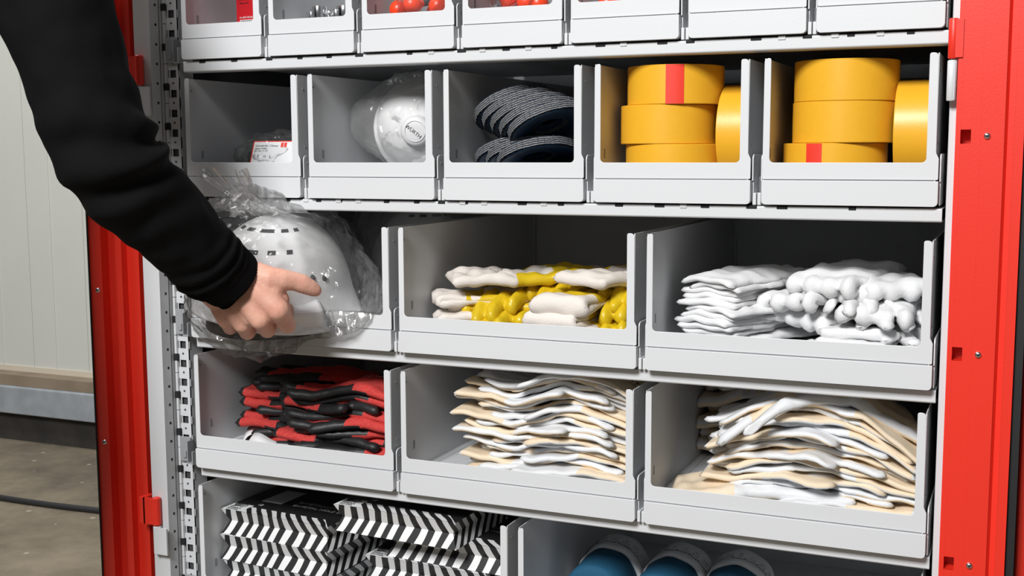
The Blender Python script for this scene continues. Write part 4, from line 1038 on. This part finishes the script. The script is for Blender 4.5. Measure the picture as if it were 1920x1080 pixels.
def helmet(parent):
    b = MB(); NA, NE = 96, 44
    for shell in (1.0, 0.965):
        for i in range(NE + 1):
            for k in range(NA):
                v = helmet_surface(2 * PI * k / NA, (i / NE) ** 1.15 * 0.999)
                b.v.append((v.x * shell, v.y * shell, v.z * shell if shell < 1 else v.z))
    off = (NE + 1) * NA
    for i in range(NE):
        for k in range(NA):
            k2 = (k + 1) % NA
            b.face((i * NA + k, i * NA + k2, (i + 1) * NA + k2, (i + 1) * NA + k)); b.face((off + i * NA + k2, off + i * NA + k, off + (i + 1) * NA + k, off + (i + 1) * NA + k2))
    for k in range(NA): k2 = (k + 1) % NA; b.face((k, off + k, off + k2, k2))
    b.face([NE * NA + k for k in range(NA)])
    sh = b.build('shell', ['helmet_white'], parent, smooth=True)
    for lv, spans in ((0.500, ((-98, -88), (-80, -62), (-52, -44), (-33, -27))), (0.700, ((-120, -108), (-97, -82), (-70, -48), (-38, -27), (-18, -10)))):
        for a0, a1 in spans:                                        # vent slots under each ledge
            b = MB(); n = 5
            for (el, o_) in ((lv - 0.022, 1.004), (lv + 0.012, 1.006), (lv + 0.012, 0.985), (lv - 0.022, 0.985)):
                for k in range(n + 1): b.v.append(tuple(helmet_surface(R(a0 + (a1 - a0) * k / n), el) * o_))
            for q in range(4):
                for k in range(n): b.face((q * (n + 1) + k, q * (n + 1) + k + 1, ((q + 1) % 4) * (n + 1) + k + 1, ((q + 1) % 4) * (n + 1) + k))
            b.face((0, n + 1, 2 * n + 2, 3 * n + 3)); b.face((n, 4 * n + 3, 3 * n + 2, 2 * n + 1))
            b.build('vent', ['void_shade'], sh)
    for az, el in ((R(-12), 0.285), (R(0), 0.265)):
        c = helmet_surface(az, el); nrm = Vector((c.x, c.y, 0.35 * c.z)).normalized()
        b = MB(); b.lathe([(1e-4, 0.0022), (0.0035, 0.002), (0.0044, 0.0), (0.0044, -0.003)], 18)
        o = b.build('rivet', ['ink_black'], sh, smooth=True); o.location = c; o.rotation_euler = nrm.to_track_quat('Z', 'Y').to_euler()
    b = MB()                                                        # boxy lug over the right edge
    b.prism_z(rrect(-0.022, 0.026, -0.030, 0.030, 0.010), -0.014, 0.012)
    o = b.build('side_lug', ['helmet_white'], parent, bevel=0.005); o.location = (0.072, -0.045, 0.014); o.rotation_euler = (0, R(14), R(-38))
    b = MB(); n = 48
    for r_ in (0.93, 0.90):
        for z_ in (0.004, -0.022):
            for k in range(n): a = 2 * PI * k / n; b.v.append((HA * r_ * math.cos(a), HB * r_ * math.sin(a), z_))
    for (p, q) in ((0, 1), (2, 3), (0, 2), (1, 3)):
        for k in range(n): j = (k + 1) % n; b.face((p * n + k, p * n + j, q * n + j, q * n + k))
    b.build('headband', ['gasket_black'], parent, smooth=True)
HL = 'white safety helmet with vent slots inside the clear bag held by the hand'
hm = thing('safety_helmet', HL, 'helmet', (0.130, 0.026, 0.853), (R(4), R(7), R(-6)))
helmet(hm)
hm2 = thing('safety_helmet', 'shaded bagged safety helmet standing behind the one in the hand', 'helmet', (0.197, 0.320, f2 + 0.024), (0, 0, R(30)), None)
helmet(hm2)
def hb_r(d):
    r = ell(d, 0.106, 0.128, 0.116)
    r += lobe(d, (1, -0.15, -0.12), 0.060, 9) + lobe(d, (-0.75, -0.35, -0.62), 0.022, 7) + lobe(d, (-0.3, -0.25, -1), 0.012, 6) + lobe(d, (0.1, -0.2, -1), 0.010, 12)
    r += lobe(d, (-0.35, -0.45, 1), 0.022, 16) + lobe(d, (-1, -0.1, 0.25), 0.010, 8)
    r -= 0.045 * max(0.0, -d.z - 0.35) 
    return r
bg1 = thing('plastic_bag', 'clear crumpled plastic bag round the held white helmet, neck flaring up', 'bag', (0.140, 0.020, 0.890))
bag_body = link('bag_body', bag_mesh('bag_body', hb_r, 6, 0.0085, 'film', 9), bg1)
bpy.context.view_layer.update()
b = MB(); NR, NA = 26, 64                                            # gathered, flaring neck of the bag
for i in range(NR + 1):
    t = i / NR; rad = 0.048 - 0.030 * math.sin(min(1, t * 1.6) * PI / 2) + 0.014 * max(0, t - 0.62) / 0.38
    for k in range(NA):
        a = 2 * PI * k / NA; fold = 1 + 0.22 * math.sin(7 * a + 3 * t) * min(1, t * 2) + 0.12 * math.sin(13 * a - 5 * t)
        b.v.append((-0.028 * t + rad * 1.05 * fold * math.cos(a), -0.052 * t + rad * 0.55 * fold * math.sin(a), 0.036 * t + 0.024 * t * (1 + 0.25 * math.sin(5 * a + 2)) * t))
for i in range(NR):
    for k in range(NA): k2 = (k + 1) % NA; b.face((i * NA + k, i * NA + k2, (i + 1) * NA + k2, (i + 1) * NA + k))
o = b.build('bag_neck', ['film'], bg1, smooth=True); o.location = (0.006, -0.038, 0.085)
def on_bag(o, p):                                                    # nearest point on the bag, a hair outside it
    ok, c, n_, _ = o.closest_point_on_mesh(Vector(p)); d = c.normalized(); return c + d * 0.0006
for pts in (((-0.105, -0.075, -0.008), (-0.100, -0.090, -0.030), (-0.085, -0.105, -0.052), (-0.060, -0.110, -0.072)), ((-0.104, -0.085, -0.030), (-0.085, -0.10, -0.022), (-0.070, -0.11, -0.030)), ((-0.098, -0.09, -0.046), (-0.075, -0.105, -0.036)), ((-0.10, -0.08, -0.014), (-0.082, -0.10, -0.006))):
    fine = [Vector(p).lerp(Vector(q), t / 6) for p, q in zip(pts[:-1], pts[1:]) for t in range(7)]
    b = MB(); b.tube([tuple(on_bag(bag_body, p)) for p in fine if True][::1], 0.00045, 5); b.build('printed_rule', ['ink_black'], bg1)
for s_, sz, p, tw in (('HD5000', 0.010, (-0.112, -0.068, -0.002), 0.0), ('PE', 0.012, (-0.085, -0.105, -0.055), 0.35)):
    t = text('printed_text', s_, sz, 'ink_black', bg1, (0, 0, 0), (0, 0, 0), extr=0.0)
    for v in t.data.vertices:
        q = Vector((p[0] + v.co.x * 0.75, p[1] - v.co.x * 0.5, p[2] + v.co.y + tw * v.co.x)); v.co = on_bag(bag_body, q)
bg2 = thing('plastic_bag', 'milky plastic bag round the rear helmet, behind the hand-held one', 'bag', (0.205, 0.315, f2 + 0.100))
def hb2_r(d): return ell(d, 0.110, 0.125, 0.098) + lobe(d, (0.8, -0.6, -0.3), 0.012, 8)
o = link('bag_body', bag_mesh('bag_body', hb2_r, 5, 0.009, 'film_milky', 12), bg2)
for v in o.data.vertices: v.co.z = max(v.co.z, -0.0995); v.co.x = min(v.co.x, 0.108)

# ------------------------------------------------------------------ the person reaching in
pr = thing('person', 'person in a black long-sleeved top reaching in from the left to hold a bagged helmet', 'person', (-0.20, -0.42, 0))
PO = Vector((0.20, 0.42, 0))
def pobj(name, me, parent=pr):
    o = link(name, me, parent)
    if parent is pr: o.location = PO
    return o
# body: hand and arm fine, the rest coarser, one mesh
hb_ = MB()
wr_, wu = (0.1885, -0.134, 0.916), (0.1515, -0.130, 0.8865)
MCP = [(0.2354, -0.124, 0.8705), (0.2125, -0.1285, 0.8586), (0.1830, -0.124, 0.8512), (0.1520, -0.115, 0.8530)]
balls(hb_, [(0.145, -0.195, 0.953, 0.034), (0.165, -0.155, 0.922, 0.027)])
balls(hb_, [(0.165, -0.155, 0.922, 0.027), (*wr_, 0.0205)]); balls(hb_, [(0.150, -0.155, 0.915, 0.027), (*wu, 0.0205)])
starts = [(0.193, -0.132, 0.911), (0.181, -0.134, 0.902), (0.168, -0.133, 0.892), (0.155, -0.128, 0.884)]
mids = []
for st_, m_, r_ in zip(starts, MCP, (0.0142, 0.0138, 0.0130, 0.0122)):
    md = ((st_[0] + m_[0]) / 2, (st_[1] + m_[1]) / 2 - 0.001, (st_[2] + m_[2]) / 2); mids.append(md)
    balls(hb_, [(*st_, 0.0178), (*md, 0.0160), (*m_, r_)])
for k in range(3):                                                   # flesh between the metacarpals
    lerp = lambda p, q: tuple((Vector(p) + Vector(q)) / 2 + Vector((0, 0.0012, 0)))
    c_ = Vector(lerp(MCP[k], MCP[k + 1])).lerp(Vector(lerp(mids[k], mids[k + 1])), 0.25)
    balls(hb_, [(*lerp(starts[k], starts[k + 1]), 0.0172), (*lerp(mids[k], mids[k + 1]), 0.0158), (*c_, 0.0122)])
# palm, web and the thumb's base
balls(hb_, [(0.195, -0.120, 0.900, 0.018), (0.218, -0.115, 0.888, 0.017), (0.228, -0.113, 0.880, 0.014)])
balls(hb_, [(0.165, -0.115, 0.885, 0.017), (0.195, -0.112, 0.872, 0.016), (0.178, -0.108, 0.866, 0.014)])
balls(hb_, [(0.197, -0.127, 0.912, 0.0185), (0.222, -0.121, 0.9065, 0.0160), (0.235, -0.113, 0.9055, 0.0136), (0.2445, -0.1035, 0.9035, 0.0116), (0.2510, -0.0960, 0.9000, 0.0120), (0.2570, -0.0885, 0.8950, 0.0104), (0.2605, -0.0835, 0.8915, 0.0088), (0.2618, -0.0815, 0.8900, 0.0074)])
balls(hb_, [(0.214, -0.122, 0.900, 0.0165), (0.226, -0.119, 0.8935, 0.0135)])
FING = [((0.2295, -0.098, 0.8480, 0.0112), (0.2120, -0.074, 0.8490, 0.0098), (0.2020, -0.056, 0.8610, 0.0085)),
        ((0.2015, -0.100, 0.8412, 0.0112), (0.1860, -0.074, 0.8410, 0.0098), (0.1780, -0.058, 0.8550, 0.0085)),
        ((0.1700, -0.098, 0.8362, 0.0108), (0.1570, -0.074, 0.8370, 0.0095), (0.1500, -0.059, 0.8500, 0.0082)),
        ((0.1380, -0.090, 0.8388, 0.0098), (0.1290, -0.071, 0.8410, 0.0086), (0.1240, -0.059, 0.8520, 0.0075))]
for m_, f_, r_ in zip(MCP, FING, (0.0142, 0.0138, 0.0130, 0.0122)):
    mid = tuple((Vector(m_) * 0.5 + Vector(f_[0][:3]) * 0.5)) + ((r_ + f_[0][3]) / 2 - 0.0008,)
    balls(hb_, [(*m_, r_), mid, f_[0], f_[1], f_[2]])
balls(hb_, [(0.135, -0.20, 0.965, 0.030), (0.143, -0.262, 1.023, 0.036), (0.107, -0.298, 1.127, 0.038), (0.066, -0.302, 1.25, 0.042), (0.022, -0.325, 1.325, 0.048), (-0.06, -0.375, 1.395, 0.058)], step=0.4)
hand_me = voxel('body', hb_, 0.0017, 7, ['skin'])
tb = MB()
balls(tb, [(-0.04, -0.37, 1.40, 0.060), (-0.20, -0.45, 1.43, 0.075), (-0.37, -0.52, 1.40, 0.060)], 0.3)
balls(tb, [(-0.20, -0.45, 1.43, 0.075), (-0.09, -0.40, 1.47, 0.058), (0.005, -0.370, 1.51, 0.054)], 0.3)
for sx in (-0.07, 0.0, 0.07): balls(tb, [(-0.20 + sx, -0.45 + sx * 0.3, 1.38, 0.085), (-0.205 + sx * 0.8, -0.46, 1.20, 0.085), (-0.21 + sx * 0.8, -0.47, 0.98, 0.105)], 0.3)
balls(tb, [(-0.37, -0.52, 1.40, 0.060), (-0.43, -0.54, 1.13, 0.045), (-0.42, -0.49, 0.90, 0.032), (-0.41, -0.47, 0.82, 0.036), (-0.405, -0.46, 0.76, 0.02)], 0.3)
for lx, fx in ((-0.12, -0.10), (-0.30, -0.33)): balls(tb, [(lx, -0.47, 0.92, 0.095), (lx * 0.9 - 0.02, -0.46, 0.50, 0.062), (fx, -0.49, 0.30, 0.058), (fx, -0.50, 0.09, 0.04), (fx, -0.42, 0.04, 0.035)], 0.3)
# head with face turned to the cabinet
hc = Vector((0.035, -0.350, 1.565))
for (dx, dy, dz, r_) in ((0, 0, 0.02, 0.088), (0, -0.02, 0.03, 0.088), (0, 0.012, -0.045, 0.066), (0, 0.035, -0.085, 0.038), (0, 0.088, -0.012, 0.013), (0, 0.082, 0.005, 0.011), (0, 0.072, -0.055, 0.020), (-0.03, 0.07, 0.022, 0.02), (0.03, 0.07, 0.022, 0.02), (-0.086, -0.01, -0.01, 0.018), (0.086, -0.01, -0.01, 0.018), (-0.086, -0.01, 0.012, 0.018), (0.086, -0.01, 0.012, 0.018)):
    balls(tb, [(hc.x + dx, hc.y + dy, hc.z + dz, r_), (hc.x + dx, hc.y + dy + 0.001, hc.z + dz, r_)])
rest = voxel('rest', tb, 0.008, 4, ['skin'])
bm = bmesh.new(); bm.from_mesh(hand_me); bm.from_mesh(rest); body_me = bpy.data.meshes.new('body'); bm.to_mesh(body_me); bm.free()
bpy.data.meshes.remove(hand_me); bpy.data.meshes.remove(rest); body_me.materials.append(M['skin'])
pobj('body', body_me)
# sleeve: tube with creases, elbow folds and a ribbed cuff
SL = [(-0.060, -0.375, 1.395, 0.085), (0.022, -0.325, 1.325, 0.074), (0.066, -0.302, 1.250, 0.066), (0.0883, -0.30, 1.1907, 0.0605), (0.1075, -0.298, 1.1271, 0.0580), (0.1300, -0.290, 1.0640, 0.0585), (0.1430, -0.265, 1.0230, 0.0545), (0.1560, -0.223, 0.9830, 0.0490), (0.1655, -0.180, 0.9400, 0.0445), (0.1730, -0.152, 0.9170, 0.0405)]
def resample(P, n):
    P = [Vector(p) for p in P]; out = []
    for k in range(n):
        t = k / (n - 1) * (len(P) - 1); i = min(int(t), len(P) - 2); f = t - i
        p0, p1, p2, p3 = P[max(i - 1, 0)], P[i], P[i + 1], P[min(i + 2, len(P) - 1)]
        out.append(0.5 * ((2 * p1) + (p2 - p0) * f + (2 * p0 - 5 * p1 + 4 * p2 - p3) * f * f + (3 * p1 - p0 - 3 * p2 + p3) * f ** 3))
    return out
def sleeve_mesh(name, P, n, seg, m, crease, t0=0.0, rib=0):
    pts = resample(P, n); b = MB(); ref = Vector((0.2, -1, 0.1))
    for i, q in enumerate(pts):
        p = Vector(q[:3]); tg = (Vector(pts[min(i + 1, n - 1)][:3]) - Vector(pts[max(i - 1, 0)][:3])).normalized()
        u = (ref - tg * ref.dot(tg)).normalized(); w = tg.cross(u); t = i / (n - 1)
        for k in range(seg):
            a = 2 * PI * k / seg; dv = u * math.cos(a) + w * math.sin(a)
            c = 0.0
            if crease:
                pos = p + dv * q[3]
                el = math.exp(-((t - 0.60) / 0.11) ** 2); en = math.exp(-((t - 0.93) / 0.07) ** 2)
                c += 0.0075 * el * math.sin(t * 75 + 2.0 * math.sin(a + 0.6) + 1.3 * math.cos(a)) * (0.55 + 0.45 * math.cos(a + 0.9))
                c += 0.0032 * en * math.sin(t * 150 + 1.6 * math.sin(a * 1.0) + a) 
                c += 0.0055 * noise.noise(pos * 16) + 0.003 * noise.noise(pos * 38)
            if rib: c += 0.0006 * math.cos(a * 60)
            b.v.append(tuple(p + dv * (q[3] + c)))
    for i in range(n - 1):
        for k in range(seg): k2 = (k + 1) % seg; b.face((i * seg + k, i * seg + k2, (i + 1) * seg + k2, (i + 1) * seg + k))
    return b.mesh(name, [m], True)
top_ = link('top', None, pr); top_.location = PO
link('sleeve', sleeve_mesh('sleeve', SL, 130, 80, 'cloth_black', True), top_)
CF = [(0.1655, -0.178, 0.9395, 0.0445), (0.1720, -0.160, 0.9235, 0.0420), (0.1755, -0.150, 0.9155, 0.0402), (0.1795, -0.139, 0.9070, 0.0385), (0.1800, -0.1375, 0.9058, 0.0365), (0.1785, -0.142, 0.909, 0.0335), (0.1740, -0.155, 0.919, 0.0335)]
link('ribbed_cuff', sleeve_mesh('ribbed_cuff', CF, 40, 240, 'rib_black', False, rib=1), top_)
cl = MB()
balls(cl, [(-0.05, -0.375, 1.395, 0.083), (-0.20, -0.45, 1.42, 0.095), (-0.37, -0.52, 1.395, 0.075)], 0.3)
for sx in (-0.075, 0.0, 0.07): balls(cl, [(-0.20 + sx, -0.45 + sx * 0.3, 1.38, 0.115), (-0.205 + sx * 0.8, -0.46, 1.20, 0.114), (-0.21 + sx * 0.95, -0.47, 0.94, 0.138)], 0.3)
balls(cl, [(-0.37, -0.52, 1.395, 0.075), (-0.43, -0.54, 1.13, 0.058), (-0.42, -0.49, 0.90, 0.042)], 0.3)
link('top_body', voxel('top_body', cl, 0.008, 5, ['cloth_black']), top_)
tr_ = MB()
balls(tr_, [(-0.14, -0.47, 0.92, 0.105), (-0.28, -0.47, 0.92, 0.105)], 0.3)
for lx, fx in ((-0.12, -0.10), (-0.30, -0.33)): balls(tr_, [(lx * 0.9 - 0.02, -0.47, 0.88, 0.100), (lx * 0.9 - 0.02, -0.46, 0.50, 0.078), (fx, -0.49, 0.30, 0.074), (fx, -0.50, 0.10, 0.066)], 0.3)
pobj('trousers', voxel('trousers', tr_, 0.008, 4, ['trousers']))
for fx in (-0.10, -0.33):
    sh_ = MB(); balls(sh_, [(fx, -0.53, 0.045, 0.045), (fx, -0.44, 0.045, 0.045), (fx, -0.36, 0.036, 0.036)], 0.3); pobj('shoe', voxel('shoe', sh_, 0.006, 3, ['shoe']))
hr = MB()
for (dx, dy, dz, r_) in ((0, -0.012, 0.045, 0.090), (0, -0.038, 0.025, 0.088), (0, -0.048, -0.02, 0.072), (-0.03, 0.02, 0.085, 0.055), (0.03, 0.02, 0.085, 0.055)):
    balls(hr, [(hc.x + dx, hc.y + dy, hc.z + dz, r_), (hc.x + dx, hc.y + dy + 0.001, hc.z + dz, r_)])
pobj('hair', voxel('hair', hr, 0.007, 2, ['hair']))

# ------------------------------------------------------------------ soft things give way to the bin walls, the floor and the shelf above
bpy.context.view_layer.update()
for o in list(bpy.data.objects):
    if o.parent or o.get('category') not in ('glove', 'bag') or o is bg1: continue
    ms = [c for c in [o] + list(o.children) if c.type == 'MESH' and c.name.split('.')[0] in ('hand', 'cuff', 'plastic_bag', 'bag_body')]
    pts = [c.matrix_world @ v.co for c in ms for v in c.data.vertices]
    if not pts: continue
    cx, cz = sum(p.x for p in pts) / len(pts), sum(p.z for p in pts) / len(pts)
    for (r, i), (x0, x1) in BINX.items():
        if x0 <= cx <= x1 and Z0[r] <= cz <= Z0[r] + BH[r] + 0.01:
            lo, hi, fz = x0 + 0.0026, x1 - 0.0056, FZ[r] + 0.0006
            for c in ms:
                mw = c.matrix_world.copy(); inv = mw.inverted()
                for v in c.data.vertices:
                    p = mw @ v.co; q = p.copy()
                    q.x = min(max(q.x, lo + 0.02 * max(0, lo - q.x)), hi); q.z = max(q.z, fz)
                    q.y = min(max(q.y, 0.004), YB - 0.003)
                    if r: q.z = min(q.z, Z0[r - 1] - (0.0185 if q.y < 0.035 else 0.005))
                    if (q - p).length > 1e-6: v.co = inv @ q
for v in bag_body.data.vertices:                                      # the held bag passes in front of the shelf lip and over the bin's sill
    p = bag_body.matrix_world @ v.co
    if p.y > -0.004:
        if p.z > 0.9805: p.z = 0.9805
        if p.z < 0.8535 and p.y < 0.012: p.z = 0.8535
        elif p.z < 0.829: p.z = 0.829
        v.co = bag_body.matrix_world.inverted() @ p

# ------------------------------------------------------------------ print on the gloves, laid onto their upper surfaces
from mathutils.bvhtree import BVHTree
def glove_print(names, lines, origin, heading, size, m, cat='printed_text'):
    """lay words on whichever listed glove lies uppermost under each letter"""
    bpy.context.view_layer.update()
    cand = [o for o in bpy.data.objects if o.name.split('.')[0] in ('hand', 'cuff') and o.parent and any(n_ in o.parent.get('label', '') for n_ in names)]
    deps = []
    for o in cand:
        mw = o.matrix_world; me = o.data
        deps.append((o, BVHTree.FromPolygons([mw @ v.co for v in me.vertices], [tuple(p.vertices) for p in me.polygons])))
    ca, sa = math.cos(heading), math.sin(heading)
    for (body, dx, dy, k) in lines:
        best = None
        ctr = Vector((origin[0] + ca * (dx + 0.02) - sa * dy, origin[1] + sa * (dx + 0.02) + ca * dy, 3.0))
        for o, bv in deps:
            h_ = bv.ray_cast(Vector((ctr.x, ctr.y, origin[2])), Vector((0, 0, -1)))
            if h_[0] is not None and (best is None or h_[0].z > best[1]): best = (o, h_[0].z, bv)
        if best is None: continue
        t = text(cat, body, size * k, m, best[0], (0, 0, 0), (0, 0, 0), extr=0.0)
        inv = best[0].matrix_world.inverted(); z_ = best[1]
        for v in t.data.vertices:
            x_ = origin[0] + ca * (dx + v.co.x) - sa * (dy + v.co.y); y_ = origin[1] + sa * (dx + v.co.x) + ca * (dy + v.co.y)
            h_ = best[2].ray_cast(Vector((x_, y_, origin[2])), Vector((0, 0, -1)))
            if h_[0] is not None: z_ = h_[0].z
            v.co = inv @ Vector((x_, y_, z_ + 0.0005))
glove_print(['topmost in the right pile', 'second from the top in the right pile'], [('WÜRTH', 0, 0, 1.0), ('EN 388', 0, -0.012, 0.8), ('4131A', 0, -0.022, 0.8)], (0.225, 0.105, f3 + 0.125), R(2), 0.011, 'tag_white')
glove_print(["topmost in the middle bin's stack"], [('WÜRTH', 0, 0, 1.1), ('EN 388  10', 0, -0.013, 0.8), ('2122X', 0, -0.024, 0.8)], (0.575, 0.105, f3 + 0.18), R(-4), 0.012, 'ink_black')
glove_print(['topmost of the left pile'], [('WÜRTH', 0, 0, 1.0), ('EN 388', 0.004, -0.010, 0.8)], (0.400, 0.085, f2 + 0.12), R(33), 0.010, 'ink_black')
glove_print(['topmost of the right pile'], [('WÜRTH', 0, 0, 1.0)], (0.575, 0.105, f2 + 0.12), R(20), 0.010, 'ink_black')
glove_print(["topmost in the right bin's stack"], [('WÜRTH', 0, 0, 1.1), ('EN 388  10', 0, -0.013, 0.8)], (0.905, 0.120, f3 + 0.17), R(-8), 0.012, 'ink_black')
